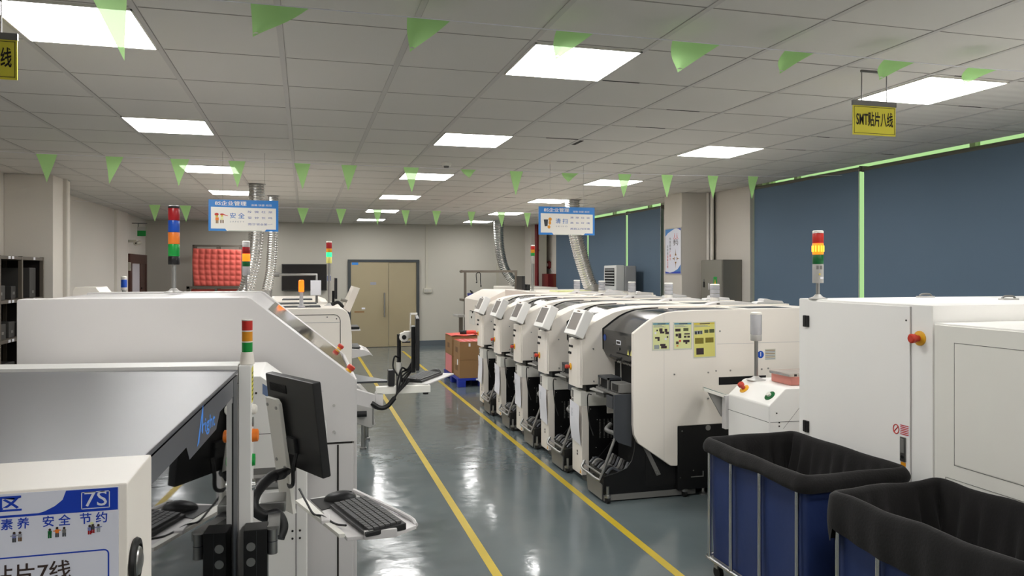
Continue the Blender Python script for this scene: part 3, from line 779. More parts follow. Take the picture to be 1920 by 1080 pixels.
# feeder trolley docked underneath
b = MB()
b.prism([(2.247, 0.06), (2.247, 0.200), (2.35, 0.222), (2.44, 0.255), (2.485, 0.31), (2.505, 0.38), (2.515, 0.47), (2.86, 0.47), (2.86, 0.06)], 'y', Y0 + 0.043, Y0 + 0.058, 'black')
b.prism([(2.36, 0.06), (2.36, 0.15), (2.5, 0.30), (2.60, 0.40), (2.60, 0.06)], 'y', Y0 + 0.58, Y0 + 0.595, 'black')
b.prism([(2.335, 0.835), (2.335, 0.50), (2.37, 0.46), (2.48, 0.42), (2.49, 0.835)], 'y', Y0 + 0.043, Y0 + 0.062, 'slate')
b.box(2.27, 2.62, Y0 + 0.06, Y0 + 0.58, 0.05, 0.075, 'black')
cart = b.build('feeder_trolley', t)
b = MB(); b.prism([(2.60, 0.44), (2.565, 0.44), (2.695, 0.18), (2.73, 0.19)], 'y', Y0 + 0.035, Y0 + 0.043, 'midgrey'); screwdots(b, [(2.70, 0.20), (2.685, 0.225)], Y0 + 0.035, 'steel', 0.005); b.build('strut', cart)
b = MB(); b.box(2.25, 3.04, Y0 + 0.042, Y0 + 0.062, 0.012, 0.058, 'midgrey'); b.prism([(Y0 + 0.06, 0.02), (Y0 + 0.06, 0.135), (Y0 + 0.40, 0.175), (Y0 + 0.36, 0.02)], 'x', 2.235, 2.243, 'midgrey'); b.build('kick_plate', cart)
b = MB(); b.tube(bez([(2.38, Y0 + 0.07, 0.56), (2.30, Y0 + 0.07, 0.36), (2.235, Y0 + 0.075, 0.19), (2.222, Y0 + 0.10, 0.168), (2.222, Y0 + 0.30, 0.168), (2.228, Y0 + 0.47, 0.172), (2.26, Y0 + 0.50, 0.22)], 8), 0.0115, 'steel', 10); b.build('push_handle', cart)
b = MB(); b.cyl((2.26, Y0 + 0.08, 0.195), (2.26, Y0 + 0.50, 0.195), 0.008, 'steel', 8)
rs = random.Random(11)
for k in range(7):
    y = Y0 + 0.12 + k * 0.06
    b.tube(bez([(2.30, y, 0.20), (2.36, y + 0.02, 0.235), (2.44, y, 0.20), (2.50, y + 0.03, 0.27)], 5), 0.011 + 0.005 * rs.random(), ('slate', 'black_plastic', 'midgrey')[k % 3], 8)
b.box(2.31, 2.44, Y0 + 0.10, Y0 + 0.50, 0.075, 0.19, 'black_plastic')
b.build('cable_tray', cart)
b = MB()
b.box(2.385, 2.50, Y0 + 0.065, Y0 + 0.24, 0.842, 0.915, 'midgrey', 0.006); b.box(2.381, 2.385, Y0 + 0.085, Y0 + 0.20, 0.852, 0.905, 'black')
b.box(2.375, 2.39, Y0 + 0.47, Y0 + 0.485, 0.83, 0.935, 'midgrey'); b.box(2.375, 2.50, Y0 + 0.27, Y0 + 0.485, 0.918, 0.935, 'slate'); b.box(2.375, 2.39, Y0 + 0.27, Y0 + 0.285, 0.83, 0.935, 'midgrey'); b.box(2.395, 2.5, Y0 + 0.29, Y0 + 0.47, 0.84, 0.915, 'black_matt')
b.box(2.37, 2.52, Y0 + 0.065, Y0 + 0.52, 0.818, 0.836, 'midgrey'); b.prism([(2.33, Y0 + 0.56), (2.37, Y0 + 0.36), (2.42, Y0 + 0.36), (2.38, Y0 + 0.60)], 'z', 0.80, 0.812, 'ltgrey')
b.box(2.40, 2.47, Y0 + 0.42, Y0 + 0.60, 0.752, 0.785, 'midgrey', 0.004); b.box(2.37, 2.44, Y0 + 0.16, Y0 + 0.30, 0.70, 0.80, 'slate', 0.006)
for k in range(9): b.cyl((2.385, Y0 + 0.08 + k * 0.05, 0.836), (2.385, Y0 + 0.08 + k * 0.05, 0.842), 0.005, 'steel', 8)
b.build('feeder_bank', cart)
b = MB(); b.tube(bez([(2.34, Y0 + 0.55, 0.76), (2.33, Y0 + 0.60, 0.75), (2.34, Y0 + 0.635, 0.66), (2.36, Y0 + 0.64, 0.50), (2.38, Y0 + 0.60, 0.40)], 8), 0.005, 'cable', 8); b.build('cable', cart)
b = MB(); b.tube(bez([(2.42, Y0 + 0.32, 0.55), (2.36, Y0 + 0.26, 0.52), (2.40, Y0 + 0.18, 0.50), (2.45, Y0 + 0.14, 0.47)], 6), 0.018, 'midgrey', 10); b.build('hose', cart)
for cx, cy in ((2.27, 0.02), (2.30, 0.42), (2.93, 0.02)):
    b = MB(); b.cyl((cx, Y0 + cy, 0.06), (cx, Y0 + cy, 0.13), 0.012, 'steel', 12); b.lathe([(0.026, 0.045), (0.026, 0.062), (0.016, 0.066)], (cx, Y0 + cy, 0), 'steel'); b.cyl((cx - 0.012, Y0 + cy, 0.028), (cx + 0.012, Y0 + cy, 0.028), 0.028, 'rubber', 16); b.build('caster', cart)
# things on the top
b = MB(); tx, ty = 3.68, Y0 + 0.84
b.box(tx - 0.06, tx + 0.06, ty - 0.05, ty + 0.05, 1.50, 1.525, 'white', 0.008); b.cyl((tx, ty, 1.525), (tx, ty, 1.56), 0.042, 'sign_white'); b.build('tower_base', t)
b = MB()
for k in range(3): b.lathe([(0.043, 0), (0.045, 0.004), (0.045, 0.030), (0.043, 0.034)], (tx, ty, 1.562 + k * 0.037), 'lens_white')
b.lathe([(0.045, 0), (0.045, 0.006), (0.038, 0.012)], (tx, ty, 1.673), 'sign_white'); b.build('clear_signal_lamp', t)
b = MB(); b.prism([(3.50, 1.497), (3.55, 1.516), (3.64, 1.528), (3.86, 1.528), (3.96, 1.516), (4.02, 1.497)], 'y', Y0 + 0.67, Y0 + 0.76, 'white', 0.006); b.box(3.60, 3.63, Y0 + 0.666, Y0 + 0.67, 1.505, 1.514, 'ink'); b.build('hinge_cover', t)
b = MB(); b.prism([(4.02, 1.50), (4.04, 1.52), (4.10, 1.526), (4.10, 1.545), (4.13, 1.55), (4.20, 1.535), (4.30, 1.527), (4.32, 1.50)], 'y', Y0 + 0.69, Y0 + 0.79, 'white', 0.004); b.build('rear_hinge', t)
b = MB(); b.poly([(3.70, Y0 + 0.66, 1.515), (4.32, Y0 + 0.66, 1.506), (4.32, Y0 + 0.90, 1.512), (3.70, Y0 + 0.90, 1.53)], 'clear_cover'); b.build('cover_sheet', t)

mach_labels = [None,
               'second placement machine from the camera, between the nearest and the middle one',
               'middle placement machine of the row of five, its touch screen reflecting a ceiling light',
               'fourth placement machine from the camera in the row of five',
               'farthest of the five placement machines, beside the stacked cardboard boxes']
machines = [mach]
for i in range(1, 5):
    c = copy_tree(mach); c.location.y = mach.location.y + PIT * i; c['label'] = mach_labels[i]; machines.append(c)

# papers clipped to the columns
def column_sheet(i, y, label, z0, z1):
    f = MB()
    f.grid(lambda a, c: (2.282 - 0.010 * math.sin(c * 0.55 + i) * (c / 8) - 0.006 * (8 - c) / 8, y + 0.235 * a / 6, z1 + (z0 - z1) * c / 8 + 0.004 * a), 7, 9, 'paper')
    for k in range(12): f.box(2.2740, 2.2745, y + 0.15 + 0.03 * (k % 2), y + 0.20, z1 - 0.05 - k * 0.006, z1 - 0.048 - k * 0.006, 'paper_line')
    solo(f, 'paper_sheet', label, 'paper', 'paper sheets hanging on the machine columns')
labs = ['white printed paper hanging on the column of the nearest placement machine', 'white paper hanging on the column of the second placement machine from the camera', 'white paper hanging on the column of the middle placement machine', 'white paper hanging on the column of the fourth placement machine from the camera', 'white paper hanging on the column of the farthest placement machine']
for i in range(5): column_sheet(i, Y0 + 0.672 + PIT * i, labs[i], 0.30, 0.645)

# laminated sheets taped to the near side panel
def notice(x0, x1, z0, z1, bar, base, pics, label, tilt=0.0):
    f = MB(); w, h = x1 - x0, z1 - z0
    f.xf = Matrix.Translation(((x0 + x1) / 2, Y0 - 0.002, (z0 + z1) / 2)) @ Matrix.Rotation(R(tilt), 4, 'Y')
    f.box(-w / 2, w / 2, -0.0006, 0.0006, -h / 2, h / 2, 'film')
    f.box(-w / 2 + 0.008, w / 2 - 0.008, -0.0010, 0, -h / 2 + 0.010, h / 2 - 0.006, base)
    f.box(-w / 2 + 0.008, w / 2 - 0.008, -0.0014, 0, h / 2 - 0.020, h / 2 - 0.008, bar)
    f.box(-w * 0.2, w * 0.25, -0.0017, 0, h / 2 - 0.017, h / 2 - 0.011, 'slate')
    for k in range(3): f.box(-w / 2 + 0.012, w * (0.05 + 0.1 * k), -0.0013, 0, h / 2 - 0.028 - k * 0.006, h / 2 - 0.025 - k * 0.006, 'paper_line')
    for (u0, u1, v0, v1, m) in pics: f.box(-w / 2 + w * u0, -w / 2 + w * u1, -0.0014, 0, h / 2 - h * v1, h / 2 - h * v0, m)
    solo(f, 'notice_sheet', label, 'notice', 'laminated sheets on the nearest machine')
notice(2.636, 2.790, 1.178, 1.402, 'sheet_bluebar', 'sheet_green', [(.14, .24, .34, .42, 'paper'), (.24, .32, .26, .32, 'photo_dark'), (.40, .58, .22, .33, 'photo_dark'), (.44, .68, .33, .40, 'photo_dark'), (.70, .85, .24, .34, 'photo_dark'), (.74, .94, .34, .43, 'photo_dark'), (.16, .30, .52, .58, 'photo_dark'), (.30, .42, .52, .66, 'photo_dark'), (.70, .82, .56, .64, 'paper'), (.82, .90, .50, .56, 'photo_dark'), (.12, .40, .80, .94, 'photo_grey'), (.45, .75, .77, .84, 'photo_dark'), (.50, .82, .84, .93, 'photo_dark')], 'left of three notices on the nearest machine, green with a blue bar and dark photos')
notice(2.820, 2.985, 1.180, 1.400, 'sheet_bluebar', 'sheet_green', [(.10, .38, .24, .34, 'photo_dark'), (.53, .80, .22, .33, 'photo_green'), (.12, .24, .42, .52, 'photo_dark'), (.26, .42, .41, .58, 'photo_dark'), (.58, .88, .41, .46, 'photo_dark'), (.56, .70, .50, .57, 'photo_dark'), (.74, .88, .50, .57, 'photo_dark'), (.14, .28, .70, .80, 'photo_dark'), (.30, .40, .65, .72, 'carton_red'), (.52, .86, .65, .74, 'photo_dark'), (.64, .74, .74, .80, 'photo_dark'), (.16, .26, .84, .88, 'orange')], 'middle of three laminated notices on the nearest machine, light green with small photos')
notice(2.994, 3.196, 1.108, 1.398, 'sheet_goldbar', 'sheet_yellow', [(.06, .42, .24, .34, 'photo_grey'), (.10, .16, .26, .34, 'photo_green'), (.22, .28, .25, .33, 'photo_green'), (.33, .38, .25, .33, 'photo_green'), (.50, .68, .22, .31, 'photo_green'), (.72, .94, .21, .31, 'photo_green'), (.08, .46, .44, .60, 'photo_gold'), (.54, .90, .44, .58, 'photo_gold'), (.13, .46, .72, .90, 'photo_dark')], 'right of three laminated notices on the nearest machine, larger and yellow, hung slightly lower', -1.0)

# ------------------------------------------------------------ small inspection conveyor beside it
t = thing('inspection_conveyor', 'small white conveyor station with sloped front and emergency stop beside the nearest placement machine', 'machine', (3.06, 4.53, 0))
b = MB(); b.box(3.09, 3.75, 4.56, 5.02, 0, 0.06, 'black'); b.prism([(3.06, 0.06), (3.06, 0.882), (3.075, 0.895), (3.185, 0.990), (3.20, 0.996), (3.80, 0.996), (3.80, 0.06)], 'y', 4.53, 5.05, 'oven_white', 0.010)
b.box(3.0585, 3.06, 4.53, 5.05, 0.768, 0.771, 'seam'); b.poly([(3.07, 4.5285, 0.769), (3.30, 4.5285, 0.765), (3.30, 4.5285, 0.768), (3.07, 4.5285, 0.772)], 'seam')
b.poly([(3.17, 4.5285, 0.72), (3.173, 4.5285, 0.72), (3.34, 4.5285, 0.90), (3.337, 4.5285, 0.90)], 'seam')
screwdots(b, [(3.14, 0.765), (3.14, 0.74), (3.12, 0.83)], 4.53, 'ink', 0.005)
b.build('body', t)
nrm = Vector((-0.095, 0, 0.11)).normalized()
b = MB(); estop(b, (3.122, 4.925, 0.9355), nrm, 1.1); b.build('emergency_stop', t)
b = MB(); b.lathe([(0.040, 0), (0.040, 0.005), (0.018, 0.008)], (3.122, 4.61, 0.9355), 'dkgreen', nrm); b.lathe([(0.016, 0.006), (0.016, 0.022), (0.012, 0.025)], (3.122, 4.61, 0.9355), 'sign_white', nrm); b.build('start_button', t)
b = MB()
def shz_(x, y, o=0.0): return (x, y, 0.933 - 0.337 * (x - 2.877) + 0.03 * (y - 5.08) + o)
def shelf_slab(ax, bx, ay, by, o0, o1, m):
    c_ = [(ax, ay), (bx, ay), (bx, by), (ax + 0.165, by)]
    tb_ = bmesh.new(); A_ = [tb_.verts.new(shz_(x, y, o0)) for x, y in c_]; B_ = [tb_.verts.new(shz_(x, y, o1)) for x, y in c_]
    tb_.faces.new(A_[::-1]); tb_.faces.new(B_)
    for i_ in range(4): tb_.faces.new([A_[i_], A_[(i_ + 1) % 4], B_[(i_ + 1) % 4], B_[i_]])
    b.merge(tb_, m)
shelf_slab(2.877, 3.12, 5.075, 5.40, -0.025, 0, 'offwhite'); shelf_slab(2.88, 3.12, 5.08, 5.395, 0, 0.002, 'teal')
b.prism([(2.93, 0.90), (3.10, 0.86), (3.10, 0.68), (3.05, 0.70)], 'y', 5.12, 5.135, 'ltgrey'); b.box(3.04, 3.12, 5.05, 5.10, 0.62, 0.87, 'white'); b.build('side_shelf', t)
def lamp_tower(t, x, y, z0, pole, rpole, segs, r, names=True, base=True, cap='sign_white', caph=0.012):
    if base:
        f = MB(); f.lathe([(r * 1.7, 0), (r * 1.7, 0.004), (r * 0.9, 0.014), (rpole * 1.2, 0.03)], (x, y, z0), 'ltgrey'); f.build('tower_foot', t)
    f = MB(); f.cyl((x, y, z0), (x, y, z0 + pole), rpole, 'steel', 14); f.build('tower_pole', t)
    z = z0 + pole
    for m, h in segs:
        f = MB(); f.lathe([(r * 0.96, 0), (r, 0.003), (r, h - 0.004), (r * 0.96, h - 0.001)], (x, y, z), m)
        f.build({'lit_amber': 'lit_lamp', 'lit_core': 'lit_lamp', 'lit_green': 'lit_lamp'}.get(m, 'lamp_segment' if m not in ('ltgrey', 'sign_white', 'black', 'white') else 'tower_housing'), t)
        z += h
    f = MB(); f.lathe([(r, 0), (r, caph), (r * 0.8, caph + 0.005)], (x, y, z), cap); f.build('tower_cap', t)
def tower(name, label, x, y, z0, pole, rpole, segs, r, **kw):
    t = thing(name, label, 'signal light', (x, y, z0), kw.pop('group', None)); lamp_tower(t, x, y, z0, pole, rpole, segs, r, **kw); return t
tower('signal_tower', 'clear unlit signal lamp on a steel pole on the small conveyor station', 3.235, 4.95, 0.996, 0.292, 0.014, [('ltgrey', 0.045), ('lens_white', 0.15)], 0.041)
t = thing('plastic_box', 'clear plastic box stack with pink trays on top of the small conveyor station', 'box', (3.45, 4.72, 0.996))
b = MB(); b.box(3.30, 3.62, 4.62, 4.86, 0.998, 1.060, 'pink_clear', 0.008); b.build('tray', t)
b = MB(); b.box(3.27, 3.60, 4.60, 4.84, 1.062, 1.085, 'water_clear', 0.006); b.box(3.31, 3.33, 4.598, 4.60, 1.066, 1.08, 'ink'); b.build('lid', t)

# ------------------------------------------------------------ tall white cabinet at the right edge
t = thing('oven_cabinet', 'tall white cabinet with emergency stop and orange-lit signal tower at the right', 'cabinet', (3.05, 3.12, 0))
b = MB(); b.box(3.05, 5.0, 3.12, 4.19, 0.05, 1.63, 'oven_white', 0.006); b.box(3.08, 4.95, 3.15, 4.16, 0, 0.05, 'black'); b.build('body', t)
b = MB(); b.box(3.042, 3.05, 3.262, 4.098, 0.12, 1.618, 'oven_white', 0.003); 
dr = b.build('door', t)
b = MB(); b.box(3.0485, 3.0492, 3.256, 3.2615, 0.12, 1.618, 'ltgrey'); b.box(3.0485, 3.0492, 4.099, 4.103, 0.12, 1.618, 'ltgrey'); b.cyl((3.042, 3.285, 1.545), (3.040, 3.285, 1.545), 0.005, 'ink', 8); b.build('door_gap', dr)
for z in (1.49, 0.83):
    b = MB(); b.box(3.028, 3.044, 4.075, 4.125, z - 0.036, z + 0.036, 'black', 0.004); b.box(3.026, 3.03, 4.094, 4.102, z - 0.036, z + 0.036, 'rubber'); b.build('hinge', dr)
b = MB(); b.box(3.036, 3.042, 3.285, 3.325, 0.80, 0.93, 'steel', 0.003); b.box(3.032, 3.037, 3.292, 3.318, 0.845, 0.92, 'midgrey', 0.003); b.cyl((3.036, 3.305, 0.825), (3.032, 3.305, 0.825), 0.009, 'black'); b.box(3.0405, 3.042, 3.288, 3.322, 0.775, 0.796, 'amber'); b.build('latch', dr)
b = MB(); f = b
f.tube([(3.0410, 3.355 + 0.020 * math.cos(k * PI / 12), 0.962 + 0.024 * math.sin(k * PI / 12)) for k in range(24)], 0.0025, 'red', 6, closed=True)
f.tube([(3.041, 3.370, 0.945), (3.041, 3.340, 0.979)], 0.0025, 'red', 6)
f.box(3.0411, 3.042, 3.262, 3.330, 0.935, 0.995, 'paper')
for k in range(6): f.box(3.0405, 3.0412, 3.268, 3.325, 0.941 + k * 0.0092, 0.946 + k * 0.0092, 'red')
b.build('warning_sticker', dr)
b = MB(); estop(b, (3.05, 3.20, 1.458), (-1, 0, 0), 1.12); b.build('emergency_stop', t)
for x, y in ((3.95, 4.1), (4.10, 3.62)):
    b = MB(); b.box(x - 0.06, x + 0.06, y - 0.02, y + 0.02, 1.63, 1.640, 'ltgrey', 0.003); b.tube(bez([(x - 0.05, y, 1.64), (x - 0.03, y, 1.652), (x + 0.03, y, 1.652), (x + 0.05, y, 1.64)], 4), 0.006, 'midgrey', 8); b.build('lid_handle', t)
tt = tower('signal_tower', 'red, lit amber and green signal tower standing on the tall white cabinet', 3.085, 4.05, 1.63, 0.10, 0.012, [('ltgrey', 0.118), ('dkgreen', 0.060), ('lit_amber', 0.070), ('red', 0.062)], 0.033)
b = MB()
for k in range(12): b.cyl((3.085 + 0.0325 * math.cos(k * PI / 6), 4.05 + 0.0325 * math.sin(k * PI / 6), 1.924), (3.085 + 0.0325 * math.cos(k * PI / 6), 4.05 + 0.0325 * math.sin(k * PI / 6), 1.962), 0.0045, 'lit_core', 8)
b.build('lit_bulb', tt)
b = MB()
for a in (-0.02, 0.004): b.box(3.070 + a, 3.086 + a, 4.0165, 4.019, 1.815, 1.838, 'midgrey')
b.box(3.078, 3.10, 4.0165, 4.019, 1.755, 1.768, 'paper'); b.cyl((3.072, 4.018, 1.785), (3.072, 4.015, 1.785), 0.006, 'sheet_goldbar'); b.build('buzzer_grille', tt)
# lower unit in front of it
t = thing('lower_oven_unit', 'grey-white lower machine unit at the right frame edge in front of the tall cabinet', 'machine', (3.06, 2.1, 0))
b = MB(); b.box(3.05, 5.0, 0.9, 3.112, 0.05, 1.545, 'oven_white', 0.006); b.box(3.1, 4.9, 1.0, 3.08, 0, 0.05, 'black'); b.build('body', t)
b = MB(); b.box(3.040, 3.05, 0.95, 3.10, 0.08, 1.535, 'offwhite', 0.003)
b.build('front_panel', t)
b = MB(); b.box(3.0375, 3.040, 1.2, 2.975, 0.865, 1.452, 'offwhite', 0.002)
for (a, c, d, e) in ((1.2, 2.979, 1.453, 1.4555), (2.977, 2.979, 0.862, 1.455), (1.2, 2.979, 0.8595, 0.862), (1.2, 3.03, 0.79, 0.792), (3.028, 3.03, 0.74, 0.792)): b.box(3.0385, 3.0395, a, c, d, e, 'midgrey')
b.build('inset_door', t)
b = MB(); b.box(3.09, 3.2, 2.60, 2.64, 1.545, 1.556, 'ink'); b.build('lid_catch', t)

# ------------------------------------------------------------ machines beyond the row
t = thing('curing_oven', 'low cream oven right behind the farthest placement machine, under the right silver duct', 'machine', (3.4, 10.3, 0))
b = MB(); b.box(3.36, 5.0, 10.3, 12.75, 0.05, 1.49, 'cream', 0.01); b.box(3.45, 4.9, 10.36, 12.7, 0, 0.05, 'black'); b.build('body', t)
b = MB(); b.box(3.7, 4.25, 10.9, 11.3, 1.49, 1.51, 'sheet_green'); b.build('top_plate', t)
b = MB(); b.box(3.352, 3.36, 10.5, 12.5, 0.3, 1.3, 'offwhite', 0.003); b.build('front_door', t)
t = thing('board_unloader', 'cream angular machine with a sloped top, behind the cardboard boxes', 'machine', (3.02, 12.85, 0))
b = MB(); b.prism([(3.02, 0.05), (3.02, 1.285), (3.07, 1.315), (3.36, 1.455), (3.42, 1.46), (4.9, 1.44), (4.9, 0.05)], 'y', 12.86, 14.55, 'cream', 0.01); b.box(3.1, 4.8, 12.9, 14.5, 0, 0.05, 'black'); b.build('body', t)
b = MB(); b.box(3.01, 3.02, 13.6, 14.1, 0.82, 1.06, 'offwhite', 0.003); b.box(3.005, 3.01, 13.62, 14.0, 1.06, 1.072, 'slate'); b.cyl((3.02, 13.75, 1.05), (2.995, 13.75, 1.05), 0.02, 'black'); b.cyl((3.02, 13.85, 0.95), (2.995, 13.85, 0.95), 0.02, 'black')
for k in range(3): b.box(3.016, 3.02, 13.45 + 0.06 * k, 13.48 + 0.06 * k, 1.13, 1.18, 'midgrey')
b.build('hatch', t)
t = thing('reflow_oven', 'low cream oven at the far right under the far silver duct', 'machine', (4.3, 15.0, 0))
b = MB(); b.box(4.25, 5.2, 15.3, 17.2, 0.05, 1.47, 'cream', 0.02); b.box(4.3, 5.1, 15.4, 17.1, 0, 0.05, 'black'); b.build('body', t)
b = MB(); b.box(4.242, 4.25, 15.45, 17.0, 0.3, 1.3, 'offwhite', 0.003); b.build('front_door', t)
t = thing('monitor', 'small dark monitor seen edge-on on top of the low cream oven', 'monitor', (3.48, 12.1, 1.49))
b = MB(); b.box(3.44, 3.49, 11.94, 12.30, 1.50, 1.73, 'black_plastic', 0.006); b.build('casing', t)
b = MB(); b.box(3.49, 3.58, 12.07, 12.15, 1.54, 1.59, 'black'); b.box(3.54, 3.60, 12.02, 12.2, 1.491, 1.59, 'black'); b.build('bracket', t)
tower('signal_tower', 'unlit red, amber and green signal tower before the red fire pipe', 3.47, 11.45, 1.49, 0.44, 0.02, [('ltgrey', 0.12), ('green', 0.05), ('amber', 0.05), ('red', 0.055)], 0.032)
# ============================================================ TROLLEYS IN FRONT RIGHT
def trolley(name, label, cx, cy, w, d, rot, zr, drape_fn, seed, amp):
    t = thing(name, label, 'trolley', (cx, cy, 0), 'cloth-lined trolleys')
    T = Matrix.Translation((cx, cy, 0)) @ Matrix.Rotation(R(rot), 4, 'Z')
    hw, hd = w / 2, d / 2
    rc = 0.040
    def rect(s, o):     # s in 0..1 round the rounded rectangle, o outward offset
        a, c = hw - rc, hd - rc; r = rc + o
        segs = [(2 * c, 'l'), (rc * PI / 2, 'c0'), (2 * a, 'b'), (rc * PI / 2, 'c1'), (2 * c, 'r'), (rc * PI / 2, 'c2'), (2 * a, 't'), (rc * PI / 2, 'c3')]
        L = sum(q for q, _ in segs); p = (s % 1) * L
        for q, nme in segs:
            if p <= q + 1e-9:
                k = p / q
                if nme == 'l': return (-a - r, c - 2 * c * k)
                if nme == 'b': return (-a + 2 * a * k, -c - r)
                if nme == 'r': return (a + r, -c + 2 * c * k)
                if nme == 't': return (a - 2 * a * k, c + r)
                th = {'c0': PI, 'c1': 1.5 * PI, 'c2': 0, 'c3': 0.5 * PI}[nme] + k * PI / 2
                ox, oy = {'c0': (-a, -c), 'c1': (a, -c), 'c2': (a, c), 'c3': (-a, c)}[nme]
                return (ox + r * math.cos(th), oy + r * math.sin(th))
            p -= q
        return (-a - r, c)
    for nm, z, rr in (('top_rail', zr - 0.02, 0.012), ('bottom_rail', 0.12, 0.013)):
        f = MB(); f.xf = T; f.tube([rect(i / 80, 0) + (z,) for i in range(80)], rr, 'chrome', 10, closed=True); f.build(nm, t)
    posts = [(-hw, -hd + d * k) for k in (0.06, 0.40, 0.70, 0.95)] + [(hw, -hd + d * k) for k in (0.06, 0.35, 0.65, 0.94)] + [(-hw + w * k, -hd) for k in (0.30, 0.70)] + [(-hw + w * k, hd) for k in (0.30, 0.70)]
    for px, py in posts:
        f = MB(); f.xf = T; f.cyl((px, py, 0.12), (px, py, zr - 0.02), 0.011, 'chrome', 12); f.build('post', t)
    f = MB(); f.xf = T
    f.box(-hw, hw, -hd, hd, 0.105, 0.12, 'midgrey'); f.build('deck', t)
    for px, py in ((-hw + 0.05, -hd + 0.06), (-hw + 0.05, hd - 0.06), (hw - 0.05, -hd + 0.06), (hw - 0.05, hd - 0.06)):
        f = MB(); f.xf = T; f.box(px - 0.02, px + 0.02, py - 0.02, py + 0.02, 0.06, 0.105, 'steel', 0.003); f.cyl((px - 0.013, py, 0.036), (px + 0.013, py, 0.036), 0.036, 'rubber', 18); f.build('caster', t)
    f = MB(); f.xf = T; N, K = 96, 9
    rs = random.Random(seed); ph = [rs.random() * 6 for _ in range(6)]
    def bag(i, j):
        s = i / N; v = j / (K - 1)
        o = -0.020 + 0.010 * math.sin(PI * v) * math.sin(s * 44 + ph[0]) * 0.6 - 0.012 * (1 - v)
        x, y = rect(s, o); return (x, y, 0.122 + (zr - 0.045 - 0.122) * v)
    f.grid(bag, N, K, 'bag_blue', True)
    f.build('canvas_bag', t, 180)
    f = MB(); f.xf = T; N = 200
    prof = 22
    def liner(i, j):
        s = i / N
        dr = drape_fn(s)
        wob = amp * (0.004 * math.sin(s * 63 + ph[1]) + 0.003 * math.sin(s * 150 + ph[2]))
        if j <= 6:           # outside drape, bottom to top
            v = j / 6; o = 0.020 + wob * (1 - 0.5 * v) + 0.010 * math.sin(PI * v); z = zr - dr * (1 - v) + amp * 0.008 * math.sin(s * 40 + ph[3]) * (1 - v)
        elif j <= 11:        # over the rim
            v = (j - 6) / 5; o = 0.020 - 0.050 * v + wob * 0.4; z = zr + 0.022 * math.sin(PI * v) + amp * 0.004 * math.sin(s * 50 + ph[4])
        else:                # down inside
            v = (j - 11) / (prof - 11); fold = (0.030 * math.sin(s * 71 + ph[5] + 1.5 * v) + 0.018 * math.sin(s * 133 + ph[1])) * min(1, v * 2.5)
            o = -0.030 - 0.09 * v ** 1.4 - abs(fold) * 1.1; z = zr - (zr - 0.24) * v
        x, y = rect(s, max(o, -hw * 0.8)); return (x, y, z)
    f.grid(liner, N, prof + 1, 'cloth_black', True)
    f.poly([liner(i * 5, prof) for i in range(40)], 'cloth_black')
    f.build('cloth_liner', t, 180)
    return t
trolley('laundry_trolley', 'blue trolley with a neatly rolled black cloth rim, farther of the two trolleys', 2.605, 3.585, 0.61, 0.90, 1.0, 0.80, lambda s: 0.060 + 0.004 * math.sin(s * 25), 4, 0.45)
def drape_b(s):
    # s runs down the aisle side first, then the near end, far-right side, far end
    return 0.13 + 0.10 * math.sin(min(1, max(0, s / 0.33)) * PI * 0.55) + 0.02 * math.sin(s * 30)
trolley('laundry_trolley', 'trolley with a loose draped dark cloth liner at the bottom right corner of the photo', 2.615, 2.46, 0.63, 0.92, 3.0, 0.80, drape_b, 9, 1.1)

# ============================================================ CARTONS ON A BLUE PALLET
t = thing('pallet', 'blue plastic pallet under the cardboard boxes at the end of the machine row', 'pallet', (2.32, 11.55, 0))
b = MB(); b.box(2.30, 3.1, 11.585, 12.85, 0.10, 0.135, 'pallet_blue', 0.004)
for x in (2.36, 2.70, 3.04):
    for y in (11.64, 12.2, 12.76): b.box(x - 0.06, x + 0.06, y - 0.07, y + 0.07, 0.0, 0.10, 'pallet_blue', 0.006)
b.build('deck', t)
b = MB(); b.box(2.58, 2.68, 11.553, 11.56, 0.105, 0.13, 'paper'); b.build('pallet_label', t)
def carton(x0, x1, y0, y1, z0, z1, label, extras=None):
    f = MB(); f.box(x0, x1, y0, y1, z0, z1, 'cardboard', 0.004); f.box(x0 - 0.0008, x0, (y0 + y1) / 2 - 0.09, (y0 + y1) / 2 + 0.09, z0 + 0.10, z0 + 0.18, 'carton_print')
    f.box((x0 + x1) / 2 + 0.05, (x0 + x1) / 2 + 0.13, y0 - 0.0008, y0, z0 + 0.02, z0 + 0.12, 'carton_print')
    f.box(x0 + 0.002, x1 - 0.002, y0 - 0.0006, y0, z1 - 0.012, z1 - 0.009, 'carton_print')
    if extras: extras(f)
    return solo(f, 'cardboard_box', label, 'box', 'cardboard boxes on the blue pallet')
carton(2.33, 2.90, 11.60, 12.12, 0.136, 0.422, 'lower front cardboard box on the blue pallet', lambda f: f.box(2.326, 2.331, 11.74, 11.80, 0.33, 0.415, 'paper'))
carton(2.33, 2.90, 11.60, 12.12, 0.424, 0.705, 'upper front cardboard box with a small white label, topped with striped red film', lambda f: f.box(2.47, 2.50, 11.599, 11.60, 0.63, 0.68, 'paper'))
carton(2.31, 2.90, 12.15, 12.75, 0.136, 0.440, 'lower rear cardboard box on the pallet with pink film on its side', lambda f: f.box(2.305, 2.311, 12.16, 12.70, 0.15, 0.43, 'pink'))
carton(2.31, 2.90, 12.15, 12.75, 0.442, 0.745, 'upper rear cardboard box under the folded red film')
b = MB()
for k in range(6):
    b.box(2.34 + k * 0.09, 2.34 + k * 0.09 + 0.055, 11.61, 12.11, 0.706, 0.7085, 'red'); b.box(2.34 + k * 0.09 + 0.055, 2.34 + k * 0.09 + 0.09, 11.61, 12.11, 0.706, 0.7085, 'pink')
solo(b, 'striped_film', 'red and pink striped film lying on the front cardboard box', 'plastic film')
